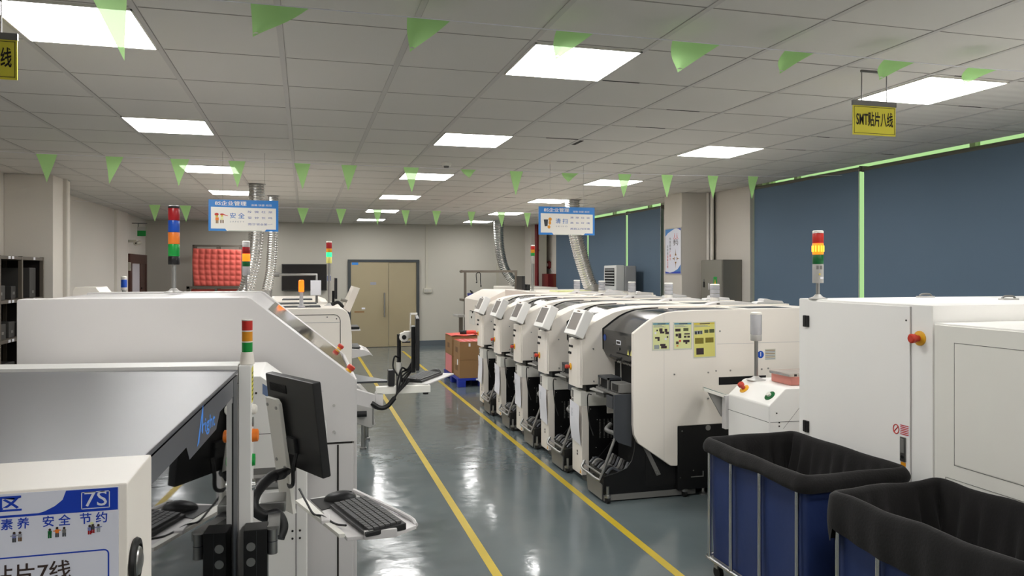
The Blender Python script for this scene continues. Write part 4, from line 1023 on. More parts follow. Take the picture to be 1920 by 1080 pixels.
b = MB(); b.grid(lambda i, j: (2.30 + 0.06 * i, 12.14 + 0.06 * j, 0.757 + 0.010 * math.sin(i * 1.3) * math.cos(j * 1.7)), 11, 11, 'carton_red'); solo(b, 'red_film', 'crumpled red film lying on the rear cardboard box', 'plastic film')
t = thing('tape_gun', 'dark packing tool lying on the red film of the rear box', 'tool', (2.6, 12.3, 0.77))
b = MB(); b.xf = Matrix.Translation((2.56, 12.28, 0.80)) @ Matrix.Rotation(R(-14), 4, 'Z'); b.cyl((-0.09, 0, 0), (0.02, 0, 0), 0.032, 'black_plastic', 16); b.build('body', t)
b = MB(); b.xf = Matrix.Translation((2.56, 12.28, 0.80)) @ Matrix.Rotation(R(-14), 4, 'Z'); b.tube([(0.02, 0, 0), (0.12, 0, 0.005), (0.16, 0.03, 0.0)], 0.03, 'carton_red', 12); b.build('handle', t)

# metal rack bench behind the boxes
t = thing('work_bench', 'tall metal frame work bench with an overhead bar behind the cardboard boxes', 'bench', (3.1, 14.8, 0))
b = MB(); b.box(3.055, 3.10, 14.76, 14.80, 0, 1.80, 'rack_iron', 0.003); b.build('upright', t)
b = MB(); b.box(4.10, 4.15, 14.76, 14.80, 0, 1.79, 'rack_iron', 0.003); b.build('upright', t)
b = MB(); b.box(3.01, 4.15, 14.755, 14.805, 1.783, 1.828, 'rack_iron', 0.003); b.cyl((3.0, 14.73, 1.806), (3.0, 14.83, 1.806), 0.029, 'rack_iron', 12); b.build('top_bar', t)
b = MB(); b.box(3.02, 4.10, 14.70, 15.08, 1.215, 1.262, 'rack_iron', 0.003); b.build('shelf', t)
b = MB(); b.box(2.90, 4.10, 14.66, 15.16, 0.90, 0.945, 'ltgrey', 0.003); b.box(2.94, 3.01, 14.68, 14.73, 0, 0.90, 'rack_iron'); b.build('worktop', t)
b = MB()
for k, (x, l) in enumerate(((3.30, 0.18), (3.38, 0.25))): b.tube(bez([(3.345, 14.75, 1.785), (x, 14.75, 1.76), (x, 14.75, 1.785 - l * 0.6), (x + 0.01, 14.75, 1.785 - l)], 6), 0.008, 'cable', 8)
b.cyl((3.30, 14.75, 1.60), (3.31, 14.75, 1.58), 0.014, 'cable'); b.cyl((3.39, 14.75, 1.53), (3.395, 14.75, 1.50), 0.014, 'cable'); b.build('hanging_strap', t)
t = thing('parts_bin', 'small blue plastic parts bin on the shelf of the metal work bench', 'bin', (3.27, 14.8, 1.262))
b = MB(); b.prism([(3.18, 1.264), (3.16, 1.365), (3.38, 1.365), (3.37, 1.264)], 'y', 14.73, 14.98, 'pallet_blue', 0.004); b.build('bin_body', t)
b = MB(); b.box(3.18, 3.36, 14.74, 14.97, 1.363, 1.374, 'black_plastic'); b.tube([(3.21, 14.77, 1.376), (3.19, 14.80, 1.42), (3.24, 14.82, 1.385)], 0.014, 'cable', 8); b.build('contents', t)
b = MB(); b.lathe([(0.034, 0), (0.034, 0.11), (0.014, 0.15), (0.014, 0.18)], (3.09, 14.70, 0.946), 'dkgreen'); solo(b, 'bottle', 'small green bottle on the work bench beside the upright', 'bottle')

# ============================================================ FAR AND RIGHT WALL ITEMS
b = MB(); b.cyl((5.44, 17.60, 0), (5.44, 17.60, CEIL), 0.05, 'copper_red'); b.cyl((5.44, 17.6, 2.3), (5.44, 17.6, 2.34), 0.06, 'copper_red'); b.box(5.42, 5.46, 17.60, 17.75, 2.10, 2.12, 'steel')
solo(b, 'fire_pipe', 'dark red vertical fire pipe beside the far right corner pillar', 'pipe')
t = thing('fire_cabinet', 'dark red fire hose cabinet on the right wall beside the farthest blind', 'fire cabinet', (5.72, 17.75, 1.2))
b = MB(); b.box(5.62, XR, 17.28, 18.2, 1.15, 1.75, 'copper_red', 0.006); b.build('body', t)
b = MB(); b.box(5.612, 5.62, 17.85, 18.12, 1.22, 1.66, 'cabinet_grey', 0.003); b.build('window_panel', t)
t = thing('fire_bell', 'round dark red fire bell above the fire cabinet', 'bell', (5.80, 17.85, 1.97))
b = MB(); b.lathe([(0.10, 0.012), (0.105, 0.03), (0.085, 0.06), (0.02, 0.075)], (XR, 17.85, 1.97), 'copper_red', (-1, 0, 0)); b.build('gong', t)
b = MB(); b.lathe([(0.045, 0.06), (0.045, 0.08), (0.02, 0.085)], (XR, 17.85, 1.97), 'sign_white', (-1, 0, 0)); b.box(5.81, XR, 17.77, 17.93, 1.89, 2.05, 'copper_red'); b.build('mount', t)
b = MB(); b.tube([(5.845, 17.78, 1.88), (5.845, 17.5, 1.76)], 0.006, 'paper', 6); b.build('cable', t)
t = thing('switch_conduit', 'thin white conduit down the far wall to a switch box right of the glass door', 'conduit', (2.86, YF, 0))
b = MB(); b.box(2.83, 2.885, YF - 0.02, YF, 1.38, CEIL, 'frame'); b.build('trunking', t)
b = MB(); b.box(2.78, 2.97, YF - 0.05, YF, 1.29, 1.40, 'frame', 0.008)
for k in range(3): b.box(2.80 + 0.055 * k, 2.84 + 0.055 * k, YF - 0.054, YF - 0.05, 1.32, 1.37, 'ltgrey')
b.build('switch_box', t)
b = MB(); b.box(4.60, 4.655, YF - 0.02, YF, 0.9, CEIL, 'frame'); solo(b, 'cable_trunking', 'thin pale trunking strip on the far wall behind the far right duct', 'conduit')
# poster on the pillar
t = thing('wall_poster', 'tall white and blue poster with red and black characters on the right-hand pillar', 'poster', (5.265, 10.19, 1.77))
b = MB(); xp = 5.262; py0, py1, pz0, pz1 = 9.955, 10.435, 1.775, 2.435
b.box(xp, 5.271, py0 - 0.015, py1 + 0.015, pz0 - 0.02, pz1 + 0.015, 'ltgrey', 0.002)
def pp(u, v, o=0.001): return (xp - o, py1 - (py1 - py0) * u, pz1 - (pz1 - pz0) * v)   # u to the right as seen from the aisle
b.poly([pp(0, 0), pp(1, 0), pp(1, 1), pp(0, 1)], 'board_white')
b.poly([pp(0, 0, .0016), pp(0.62, 0, .0016), pp(0.40, 0.04, .0016), pp(0.16, 0.09, .0016), pp(0, 0.16, .0016)], 'sign_blue')
b.poly([pp(0.75, 0, .0016), pp(1, 0, .0016), pp(1, 0.055, .0016), pp(0.88, 0.02, .0016)], 'board_blue')
b.poly([pp(1, 0.80, .0016), pp(1, 0.96, .0016), pp(0.55, 0.96, .0016), pp(0.82, 0.90, .0016)], 'blue_ink')
b.poly([pp(0, 0.955, .0018), pp(0.3, 0.985, .0018), pp(0.55, 0.96, .0018), pp(1, 0.955, .0018), pp(1, 1, .0018), pp(0, 1, .0018)], 'board_blue')
b.text('人人', pp(0.69, 0.185, .002), -Y, Z, 0.10, 'red', 0.006, width=0.15)
b.text('参与', pp(0.69, 0.315, .002), -Y, Z, 0.10, 'ink', 0.010, width=0.15)
for k, ch in enumerate('你我的责任重大'): b.text(ch, pp(0.32, 0.225 + k * 0.076, .002), -Y, Z, 0.046, 'slate' if k < 4 else 'estop_red', 0.010)
for k, ch in enumerate('共同创造新文明'): b.text(ch, pp(0.15, 0.40 + k * 0.076, .002), -Y, Z, 0.046, 'slate' if k < 3 else 'estop_red', 0.010)
for a in range(4):
    th = a * PI / 2; cc = pp(0.68, 0.67, .002)
    def q(r, d): return (cc[0], cc[1] - r * math.sin(th) - d * math.cos(th), cc[2] + r * math.cos(th) * 1.3 - d * math.sin(th))
    b.poly([q(0.035, -0.030), q(0.035, 0.030), q(0.06, 0.008), q(0.115, 0.0), q(0.06, -0.008)], 'cardboard')
b.build('poster_face', t)
# grey electrical box
t = thing('electrical_box', 'grey wall-mounted electrical box with a green hazard sticker, under the pipes by the right pillar', 'electrical box', (5.45, 9.4, 1.1))
b = MB(); b.box(5.45, 5.745, 9.12, 9.70, 1.05, 1.965, 'cabinet_grey', 0.006); b.build('body', t)
b = MB(); b.box(5.440, 5.45, 9.13, 9.69, 1.06, 1.955, 'cabinet_grey', 0.004); dd = b.build('door', t)
b = MB(); b.box(5.425, 5.44, 9.585, 9.61, 1.58, 1.66, 'black', 0.003); b.cyl((5.44, 9.60, 1.68), (5.43, 9.60, 1.68), 0.014, 'chrome'); b.box(5.436, 5.44, 9.46, 9.475, 1.55, 1.64, 'paper'); b.build('handle', dd)
b = MB(); b.box(5.4375, 5.44, 9.255, 9.345, 1.53, 1.73, 'green'); b.poly([(5.437, 9.268, 1.62), (5.437, 9.332, 1.62), (5.437, 9.30, 1.715)], 'ink'); b.poly([(5.4365, 9.276, 1.626), (5.4365, 9.324, 1.626), (5.4365, 9.30, 1.703)], 'estop_yellow')
b.poly([(5.436, 9.294, 1.635), (5.436, 9.306, 1.66), (5.436, 9.298, 1.66), (5.436, 9.304, 1.69), (5.436, 9.292, 1.655), (5.436, 9.30, 1.655)], 'ink'); b.build('hazard_sticker', dd)
# air cooler
t = thing('air_cooler', 'grey evaporative air cooler with a black louvre standing before the blue blinds', 'air cooler', (5.42, 12.57, 0))
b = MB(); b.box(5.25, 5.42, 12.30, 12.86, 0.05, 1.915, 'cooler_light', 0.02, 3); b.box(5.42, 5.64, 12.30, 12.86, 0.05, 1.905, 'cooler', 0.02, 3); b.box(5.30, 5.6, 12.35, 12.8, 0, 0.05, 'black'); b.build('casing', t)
b = MB(); b.box(5.244, 5.25, 12.37, 12.80, 1.55, 1.86, 'black_matt')
for k in range(6): b.box(5.235, 5.25, 12.37, 12.80, 1.575 + k * 0.05, 1.587 + k * 0.05, 'cooler_light')
b.build('louvre', t)
b = MB(); b.box(5.246, 5.25, 12.40, 12.78, 1.2, 1.48, 'cooler', 0.002); b.build('lower_panel', t)

# ============================================================ LEFT WALL ITEMS
t = thing('exit_sign', 'small green exit sign hanging from a bracket by the brown door', 'exit sign', (-3.2, 16.95, 2.5))
b = MB(); b.box(-3.30, -3.14, 16.93, 16.96, 2.53, 2.72, 'green', 0.003); b.box(-3.30, -3.14, 16.929, 16.93, 2.64, 2.72, 'ltgrey'); b.build('panel', t)
b = MB(); b.box(XL, -3.12, 16.94, 16.955, 2.78, 2.80, 'midgrey'); b.box(-3.29, -3.275, 16.94, 16.955, 2.70, 2.80, 'midgrey'); b.build('bracket', t)
t = thing('security_camera', 'white wall camera on an arm below the exit sign', 'camera', (-3.3, 16.5, 2.4))
b = MB(); b.box(XL, -3.22, 16.42, 16.47, 2.38, 2.43, 'frame', 0.005); b.build('arm', t)
b = MB(); b.cyl((-3.22, 16.35, 2.36), (-3.18, 16.55, 2.38), 0.04, 'frame', 14); b.lathe([(0.014, 0), (0.014, 0.01)], (-3.21, 16.34, 2.36), 'ink', (0, -1, 0)); b.build('camera_body', t)
b = MB(); b.box(XL, XL + 0.09, 16.37, 16.43, 1.82, 1.99, 'frame', 0.006); b.box(XL + 0.09, XL + 0.095, 16.38, 16.42, 1.87, 1.95, 'midgrey'); solo(b, 'switch_box', 'small pale switch box on the left wall beside the brown door', 'switch')
# storage rack
t = thing('storage_rack', 'dark metal storage rack along the left wall with bins', 'rack', (-3.15, 9.2, 0), None)
ys = [7.9, 8.73, 9.35, 10.04]
for y in ys:
    for x in (-2.98, -3.36):
        b = MB(); b.box(x - 0.018, x + 0.018, y - 0.018, y + 0.018, 0, 1.97, 'rack_iron'); b.build('upright', t)
shz = [0.30, 0.68, 1.06, 1.47, 1.93]
for z in shz:
    b = MB(); b.box(-3.38, -2.965, 7.88, 10.06, z, z + 0.035, 'rack_iron', 0.003)
    for y in (8.35, 9.05, 9.70, 8.95): b.box(-2.964, -2.962, y, y + 0.06, z + 0.004, z + 0.033, 'paper')
    b.build('shelf', t)
b = MB(); b.box(-3.395, -3.385, 7.88, 10.06, 0.2, 1.95, 'ply'); b.build('back_sheet', t)
b = MB(); b.box(-3.38, -2.97, 10.05, 10.055, 0.2, 1.95, 'ply'); b.build('end_sheet', t)
rs = random.Random(21)
bins = [(8.86, 9.05, 1, 1.06, .16), (9.13, 9.30, 1, 1.06, .17), (9.42, 9.62, 1, 1.06, .15), (8.80, 9.03, 2, 1.47, .15), (9.20, 9.33, 2, 1.47, .14), (9.76, 9.96, 2, 1.47, .34), (8.80, 9.30, 3, .68, .12), (8.10, 8.60, 3, 1.06, .22), (8.1, 8.6, 3, 1.47, .2), (8.82, 9.28, 3, .30, .2), (8.1, 8.6, 3, .68, .25)]
names = ['narrow dark bin on the middle shelf of the left rack, third from its far end', 'dark bin on the middle shelf of the left rack, next to an upright', 'low dark bin on the middle shelf of the left rack, nearest its far end', 'stacked grey folders on the top open shelf of the left rack', 'small grey box on the top open shelf of the left rack beside an upright', 'tall dark box at the far end of the top open shelf of the left rack', 'long dark tray on the second-lowest shelf of the left rack', 'dark crate on the middle shelf of the left rack at the frame edge', 'dark crate on the top open shelf of the left rack at the frame edge', 'dark crate on the lowest shelf of the left rack behind the white printer', 'dark crate on the second-lowest shelf of the left rack at the frame edge']
for (y0, y1, q, z, h), lb in zip(bins, names):
    b = MB(); z0 = z + 0.036; b.box(-3.33, -3.02, y0, y1, z0, z0 + h, 'bin', 0.006); b.box(-3.31, -3.04, y0 + 0.02, y1 - 0.02, z0 + h - 0.012, z0 + h + 0.002, 'black_matt'); b.box(-3.019, -3.017, (y0 + y1) / 2 - 0.03, (y0 + y1) / 2 + 0.03, z0 + 0.05, z0 + 0.08, 'midgrey')
    solo(b, 'storage_bin', lb, 'bin', 'dark bins on the left rack')
# pale equipment behind the printer
t = thing('equipment_cabinet', 'pale cabinet with a curved cream top just visible over the white printer', 'cabinet', (-2.0, 8.1, 0))
b = MB(); b.box(-2.18, -1.84, 7.9, 8.4, 0.0, 1.52, 'offwhite', 0.01); b.build('body', t)
b = MB(); b.prism([(-2.10, 1.52), (-2.10, 1.62), (-2.08, 1.655), (-1.90, 1.655), (-1.885, 1.63), (-1.86, 1.60), (-1.85, 1.52)], 'y', 7.92, 8.35, 'cream', 0.008); b.build('curved_top', t)
t = thing('equipment_cabinet', 'pale low cabinet carrying the blue signal lamp, behind the white printer', 'cabinet', (-1.9, 9.1, 0))
b = MB(); b.box(-2.2, -1.5, 8.9, 9.5, 0, 1.50, 'offwhite', 0.01); b.build('body', t)
b = MB(); b.box(-1.95, -1.6, 8.896, 8.9, 0.9, 1.4, 'ltgrey'); b.build('door', t)
tower('signal_lamp', 'small blue and white signal lamp in front of the brown door', -1.885, 9.0, 1.50, 0.10, 0.02, [('white', 0.03), ('tblue', 0.085), ('white', 0.02)], 0.03)
# red-covered rack
t = thing('covered_rack', 'wheeled metal rack covered in quilted red cloth against the far wall', 'rack', (-1.83, 17.6, 0))
b = MB()
for x in (-2.30, -1.81, -1.33):
    for y in (17.45, 17.85): b.box(x - 0.02, x + 0.02, y - 0.02, y + 0.02, 0, 2.37, 'rack_iron')
for z in (2.35, 1.46):
    b.box(-2.32, -1.31, 17.43, 17.47, z, z + 0.03, 'rack_iron'); b.box(-2.32, -1.31, 17.83, 17.87, z, z + 0.03, 'rack_iron')
b.box(-2.42, -1.30, 17.30, 17.40, 1.44, 1.49, 'rack_iron'); b.box(-2.42, -2.36, 17.30, 17.36, 0, 1.49, 'rack_iron'); b.box(-1.86, -1.81, 17.30, 17.36, 0, 1.44, 'rack_iron')
for x in (-2.28, -1.84, -1.38): b.poly([(x, 17.42, 2.35), (x + 0.06, 17.42, 2.35), (x, 17.42, 2.27)], 'rack_iron')
b.build('frame', t)
b = MB()
def quilt(i, j):
    u = i / 48; v = j / 48
    pz = abs(math.sin(u * PI * 8)) ** 0.5 * abs(math.sin(v * PI * 7)) ** 0.5
    return (-2.30 + 0.97 * u - 0.02 * math.sin(v * 4) * (u < 0.5), 17.42 - 0.028 * pz, 2.30 - 0.80 * v - 0.02 * u)
b.grid(quilt, 49, 49, 'red_cloth'); b.build('red_cover', t, 180)
b = MB(); b.box(-2.34, -1.36, 17.41, 17.43, 0.3, 1.43, 'red_cloth'); b.build('lower_cover', t)
# monitor on the far wall
t = thing('wall_monitor', 'large black flat screen on the far wall left of the glass door', 'television', (0, 18.25, 1.4))
b = MB(); b.box(-0.515, 0.495, 18.20, 18.25, 1.365, 1.978, 'black_plastic', 0.008); b.build('casing', t)
b = MB(); b.box(-0.495, 0.475, 18.198, 18.20, 1.385, 1.958, 'screen_off'); b.build('screen', t)
b = MB(); b.box(-0.2, 0.2, 18.25, YF, 1.5, 1.8, 'black'); b.build('wall_bracket', t)
# ============================================================ LEFT-HAND MACHINE LINE
def hexa(mb, bot, top, m):
    tb = bmesh.new(); A = [tb.verts.new(Vector(p)) for p in bot]; B = [tb.verts.new(Vector(p)) for p in top]
    tb.faces.new(A[::-1]); tb.faces.new(B)
    for i in range(4): tb.faces.new([A[i], A[(i + 1) % 4], B[(i + 1) % 4], B[i]])
    bmesh.ops.recalc_face_normals(tb, faces=tb.faces[:])
    return mb.merge(tb, m)

# --- nearest cabinet with the 7S board
t = thing('board_loader', 'cream cabinet with the blue and white 7S board in the bottom left corner', 'cabinet', (-0.222, 1.08, 0))
b = MB(); b.box(-1.1, -0.2218, 1.08, 1.24, 0.0, 1.526, 'cream', 0.003); b.build('body', t)
b = MB(); b.lathe([(0.029, 0), (0.031, 0.003), (0.029, 0.007), (0.0225, 0.008), (0.0217, 0.004)], (-0.2218, 1.112, 1.4125), 'black', (1, 0, 0), 32); b.lathe([(0.021, 0.003), (0.0175, 0.009), (0.009, 0.0115)], (-0.2218, 1.112, 1.4125), 'steel', (1, 0, 0), 32); b.build('lock_cap', t)
# board: u runs left from its right edge, w runs down from its top edge, both in metres
b = MB(); e = 1.0783; BX, BZ = -0.2322, 1.5224
b.box(-0.70, BX, e, 1.08, 1.20, BZ, 'board_white', 0.0004)
def bp(u, w, o=0.0004): return (BX - u, e - o, BZ - w)
def bbox(u1, u0, w1, w0, m, o=0.0008): b.box(BX - u1, BX - u0, e - o, e, BZ - w1, BZ - w0, m)
b.poly([bp(*q) for q in ((0.0007, 0.0007), (0.0605, 0.0007), (0.0644, 0.0119), (0.0731, 0.0191), (0.0846, 0.0248), (0.0911, 0.0266), (0.4518, 0.0266), (0.4518, 0.0295), (0.0007, 0.0295))], 'board_blue')
b.text('7S', bp(0.0266, 0.0144, 0.0008), X, Z, 0.0266, 'board_white', 0.006, width=0.026)
for q in ((0.0432, 0.0101, 0.0050, 0.0040), (0.0432, 0.0101, 0.0259, 0.0249), (0.0432, 0.0422, 0.0259, 0.0040), (0.0111, 0.0101, 0.0259, 0.0040)): bbox(*q, 'board_white')
b.text('作 业 区', bp(0.1584, 0.0137, 0.0006), X, Z, 0.0216, 'board_blue', 0.022, width=0.0972)
for s_, u in (('素 养', 0.1174), ('安 全', 0.0713), ('节 约', 0.0288), ('清 洁', 0.1642), ('清 扫', 0.2110)):
    b.text(s_, bp(u, 0.0389, 0.0006), X, Z, 0.0148, 'board_blue', 0.014, width=0.0317)
def person(u, w, h, body, legs, arms=None):
    x, z = BX - u, BZ - w; y = e - 0.0006
    b.poly([(x + 0.0016 * math.cos(k * PI / 5), y, z + h * 0.88 + 0.0017 * math.sin(k * PI / 5)) for k in range(10)], 'brown_ink')
    b.poly([(x - 0.002, y, z + h * 0.38), (x + 0.002, y, z + h * 0.38), (x + 0.0023, y, z + h * 0.76), (x - 0.0023, y, z + h * 0.76)], body)
    for d in (-0.00115, 0.00115): b.poly([(x + d - 0.0009, y, z), (x + d + 0.0009, y, z), (x + d + 0.0009, y, z + h * 0.40), (x + d - 0.0009, y, z + h * 0.40)], legs)
    if arms: b.poly([(x - 0.0043, y - 0.0001, z + h * 0.66), (x + 0.0043, y - 0.0001, z + h * 0.72), (x + 0.0043, y - 0.0001, z + h * 0.62), (x - 0.0043, y - 0.0001, z + h * 0.56)], arms)
person(0.1184, 0.0608, 0.013, 'violet_ink', 'slate', 'paper_line'); person(0.112, 0.0601, 0.0122, 'paper_line', 'carton_print')
person(0.0788, 0.0594, 0.0122, 'dkgreen', 'dkgreen'); person(0.0706, 0.0587, 0.013, 'orange', 'slate', 'orange'); person(0.0626, 0.0587, 0.0122, 'midgrey', 'slate')
person(0.0335, 0.0587, 0.0122, 'violet_ink', 'dkred'); person(0.0299, 0.0572, 0.0115, 'slate', 'dkred'); person(0.0234, 0.0565, 0.010, 'photo_grey', 'photo_grey', 'violet_ink')
b.poly([(BX - 0.031 + 0.0022 * math.cos(k * PI / 6), e - 0.0006, BZ - 0.0446 + 0.0016 * math.sin(k * PI / 6)) for k in range(12)], 'sheet_green')
bbox(0.4518, 0.0169, 0.0806, 0.0790, 'board_blue', 0.0006); bbox(0.0126, 0.0109, 0.32, 0.0850, 'board_blue', 0.0006)
b.poly([(BX - 0.0169 + r * math.cos(a_), e - 0.0006, BZ - 0.0850 + r * math.sin(a_)) for r, a_ in [(0.0060, R(90 - 15 * k)) for k in range(7)] + [(0.0043, R(15 * k)) for k in range(7)]], 'board_blue')
b.text('贴片7线', bp(0.1001, 0.1026, 0.0006), X, Z, 0.026, 'brown_ink', 0.010, width=0.090)
b.build('notice_board', t)

# --- inspection machine with the grey lid and dark mirror door
def xs(y): return -0.2426 + 0.05 * (y - 1.2744)
t = thing('inspection_machine', 'inspection machine with a grey metallic lid, dark mirror door and blue lettering at the left', 'machine', (-0.22, 1.8, 0))
b = MB(); hexa(b, [(-1.368, 1.289, 0.05), (xs(1.289) - 0.022, 1.289, 0.05), (xs(2.354) - 0.022, 2.354, 0.05), (-1.368, 2.354, 0.05)], [(-1.368, 1.289, 1.501), (xs(1.289) - 0.022, 1.289, 1.501), (xs(2.354) - 0.022, 2.354, 1.501), (-1.368, 2.354, 1.501)], 'white'); b.box(-1.3, -0.3, 1.32, 2.3, 0, 0.05, 'black'); b.build('body', t)
b = MB(); hexa(b, [(-1.368, 1.2744, 1.502), (xs(1.2744), 1.2744, 1.502), (xs(2.3616), 2.3616, 1.502), (-1.368, 2.3616, 1.502)], [(-1.368, 1.2744, 1.538), (xs(1.2744), 1.2744, 1.512), (xs(2.3616), 2.3616, 1.512), (-1.368, 2.3616, 1.538)], 'lid')
bmesh.ops.bevel(b.bm, geom=b.bm.edges[:], offset=0.003, segments=2, affect='EDGES', profile=0.5); b.bevelled = True
for f_ in b.bm.faces: f_.smooth = True
b.build('lid', t)
def slab(mb, ya, yb, z0, z1, d0, d1, m):
    return hexa(mb, [(xs(ya) + d0, ya, z0), (xs(ya) + d1, ya, z0), (xs(yb) + d1, yb, z0), (xs(yb) + d0, yb, z0)], [(xs(ya) + d0, ya, z1), (xs(ya) + d1, ya, z1), (xs(yb) + d1, yb, z1), (xs(yb) + d0, yb, z1)], m)
b = MB(); slab(b, 1.278, 2.329, 0.30, 1.5005, -0.02, 0, 'mirror_glass'); dg_ = b.build('mirror_door', t)
b = MB(); slab(b, 2.236, 2.250, 0.30, 1.433, 0, 0.0014, 'black_matt'); slab(b, 2.250, 2.333, 0.30, 1.5005, 0, 0.001, 'slate'); b.build('door_gasket', dg_)
b = MB(); BAND = [(2.333, 1.5005), (1.279, 1.5005), (1.279, 1.456), (1.351, 1.4556), (1.610, 1.4534), (1.642, 1.4216), (1.964, 1.4172), (2.02, 1.4498), (2.236, 1.4499), (2.333, 1.456)]
b.poly([(xs(y_) + 0.0006, y_, z_) for y_, z_ in BAND][::-1], 'band_grey'); b.build('painted_band', dg_)
b = MB(); dirv = Vector((0.05, 1, -0.085)); upv = Vector((0, 0.02, 1))
b.text('right', (xs(1.854) + 0.0011, 1.8576, 1.453), dirv, upv, 0.0446, 'brand_blue', 0.014, width=0.169)
def lp(y, z): return (xs(y) + 0.0011, y, z)
b.poly([lp(1.717, 1.429), lp(1.742, 1.434), lp(1.7906, 1.506), lp(1.782, 1.505)], 'brand_blue'); b.poly([lp(1.782, 1.505), lp(1.7906, 1.506), lp(1.784, 1.451), lp(1.7676, 1.451)], 'brand_blue')
b.build('blue_lettering', dg_)
b = MB(); b.prism([(-1.368, 1.47), (-1.368, 1.5444), (-0.1905, 1.5235), (-0.1905, 1.47)], 'y', 2.366, 2.476, 'oven_white', 0.003); b.build('rear_beam', t)
b = MB(); b.box(-0.1886, -0.1534, 2.365, 2.477, 0.0, 1.5225, 'oven_white', 0.003); b.box(-1.36, -0.189, 2.37, 2.47, 0.05, 1.468, 'white')
post = b.build('corner_post', t)
b = MB(); b.box(-0.1534, -0.1523, 2.387, 2.452, 1.408, 1.512, 'sign_yellow')
for k in range(7): b.box(-0.1523, -0.1519, 2.394, 2.445, 1.415 + k * 0.013, 1.4185 + k * 0.013, 'ink')
b.build('warning_sticker', post)
b = MB(); px = -0.1534
for prof, zz, m in (([(0.016, 0), (0.0144, 0.010), (0.0086, 0.0144)], 1.384, 'sign_white'), ([(0.0144, 0), (0.0144, 0.0043)], 1.346, 'midgrey'), ([(0.020, 0), (0.0187, 0.016), (0.013, 0.0187)], 1.305, 'orange'), ([(0.0187, 0), (0.0173, 0.0086)], 1.231, 'green'), ([(0.0173, 0), (0.0144, 0.010), (0.0043, 0.0115)], 1.156, 'chrome')):
    b.lathe(prof, (px, 2.419, zz), m, (1, 0, 0))
b.build('push_buttons', post)
b = MB(); b.lathe([(0.0216, 0), (0.0173, 0.036)], (-0.167, 2.405, 1.5235), 'cream'); b.build('tower_foot', t)
for m, zz in (('green', 1.5595), ('amber', 1.5919), ('red', 1.6243)):
    b = MB(); b.lathe([(0.0155, 0), (0.0155, 0.0288)], (-0.167, 2.405, zz), m); b.lathe([(0.016, 0.0288), (0.016, 0.0324)], (-0.167, 2.405, zz), 'sign_white'); b.build('lamp_segment', t)

# --- swing arm with monitor, tray, keyboard and mouse
t = thing('workstation_mount', 'grey swing arm carrying the black monitor and white keyboard tray in the left foreground', 'arm', (-0.1, 2.4, 0.9))
b = MB(); b.box(-0.169, -0.104, 2.29, 2.364, 0.60, 1.059, 'black', 0.003)
for zz in (1.012, 0.968): b.cyl((-0.149, 2.29, zz), (-0.149, 2.2885, zz), 0.0125, 'steel', 16)
b.box(-0.1345, -0.1335, 2.2893, 2.29, 0.60, 1.056, 'slate')
b.build('mounting_bracket', t)
b = MB(); b.cyl((-0.0905, 2.30, 0.985), (-0.0905, 2.30, 1.056), 0.0145, 'steel'); b.cyl((-0.0905, 2.30, 1.021), (-0.0905, 2.30, 1.023), 0.0150, 'slate'); b.build('pivot', t)
b = MB(); hexa(b, [(-0.105, 2.30, 1.035), (-0.072, 2.30, 1.035), (-0.080, 2.72, 0.955), (-0.120, 2.72, 0.955)], [(-0.105, 2.30, 1.062), (-0.072, 2.30, 1.062), (-0.080, 2.72, 0.985), (-0.120, 2.72, 0.985)], 'steel'); b.box(-0.150, -0.062, 2.68, 2.80, 0.985, 1.022, 'steel', 0.005); b.build('link', t)
nv = Vector((0.89, 0.4556, 0)); sv = Vector((0.4556, -0.89, 0)); uv = (Vector((0, 0, 1)) - 0.12 * nv).normalized(); n2 = sv.cross(uv)
n2 = n2 if n2.dot(nv) > 0 else -n2
mc = Vector((-0.022, 2.80, 1.265))
XF = Matrix(((sv.x, n2.x, uv.x, mc.x), (sv.y, n2.y, uv.y, mc.y), (sv.z, n2.z, uv.z, mc.z), (0, 0, 0, 1)))
b = MB(); b.xf = XF; b.prism([(-0.145, 0.085), (-0.06, 0.085), (-0.04, 0.07), (-0.025, -0.33), (-0.12, -0.33)], 'y', -0.048, -0.034, 'offwhite', 0.002)
for x, z in ((-0.13, 0.06), (-0.06, 0.055), (-0.105, -0.14), (-0.045, -0.16)): b.cyl((x, -0.048, z), (x, -0.052, z), 0.006, 'steel', 10)
b.build('back_plate', t)
b = MB(); b.prism([(-0.035, 3.02), (0.110, 2.590), (0.130, 2.590), (0.0, 3.05)], 'z', 0.912, 0.924, 'offwhite'); b.prism([(0.02, 3.05), (0.135, 2.57), (0.30, 2.57), (0.375, 2.63), (0.355, 2.70), (0.19, 3.08), (0.17, 3.10)], 'z', 0.905, 0.918, 'white', 0.002)
b.tube(bez([(0.375, 2.64, 0.915), (0.35, 2.72, 0.925), (0.19, 3.09, 0.925)], 6), 0.008, 'white', 8); b.box(0.19, 0.30, 2.562, 2.576, 0.905, 0.935, 'white', 0.003); b.box(0.055, 0.085, 2.72, 2.80, 0.918, 0.932, 'white', 0.003)
b.prism([(0.02, 3.03), (0.06, 2.88), (0.15, 2.94), (0.14, 3.05)], 'z', 0.9185, 0.921, 'black_plastic')
b.build('keyboard_tray', t)
b = MB(); b.tube(bez([(-0.075, 2.80, 1.085), (-0.115, 2.74, 1.09), (-0.155, 2.64, 1.07), (-0.162, 2.60, 1.035), (-0.13, 2.61, 1.0), (-0.09, 2.63, 0.995), (-0.071, 2.62, 0.958), (-0.082, 2.60, 0.925)], 8), 0.019, 'cable', 10); b.tube([(-0.10, 2.75, 1.09), (-0.045, 2.86, 1.085)], 0.016, 'cable', 10); b.build('cable_loom', t)
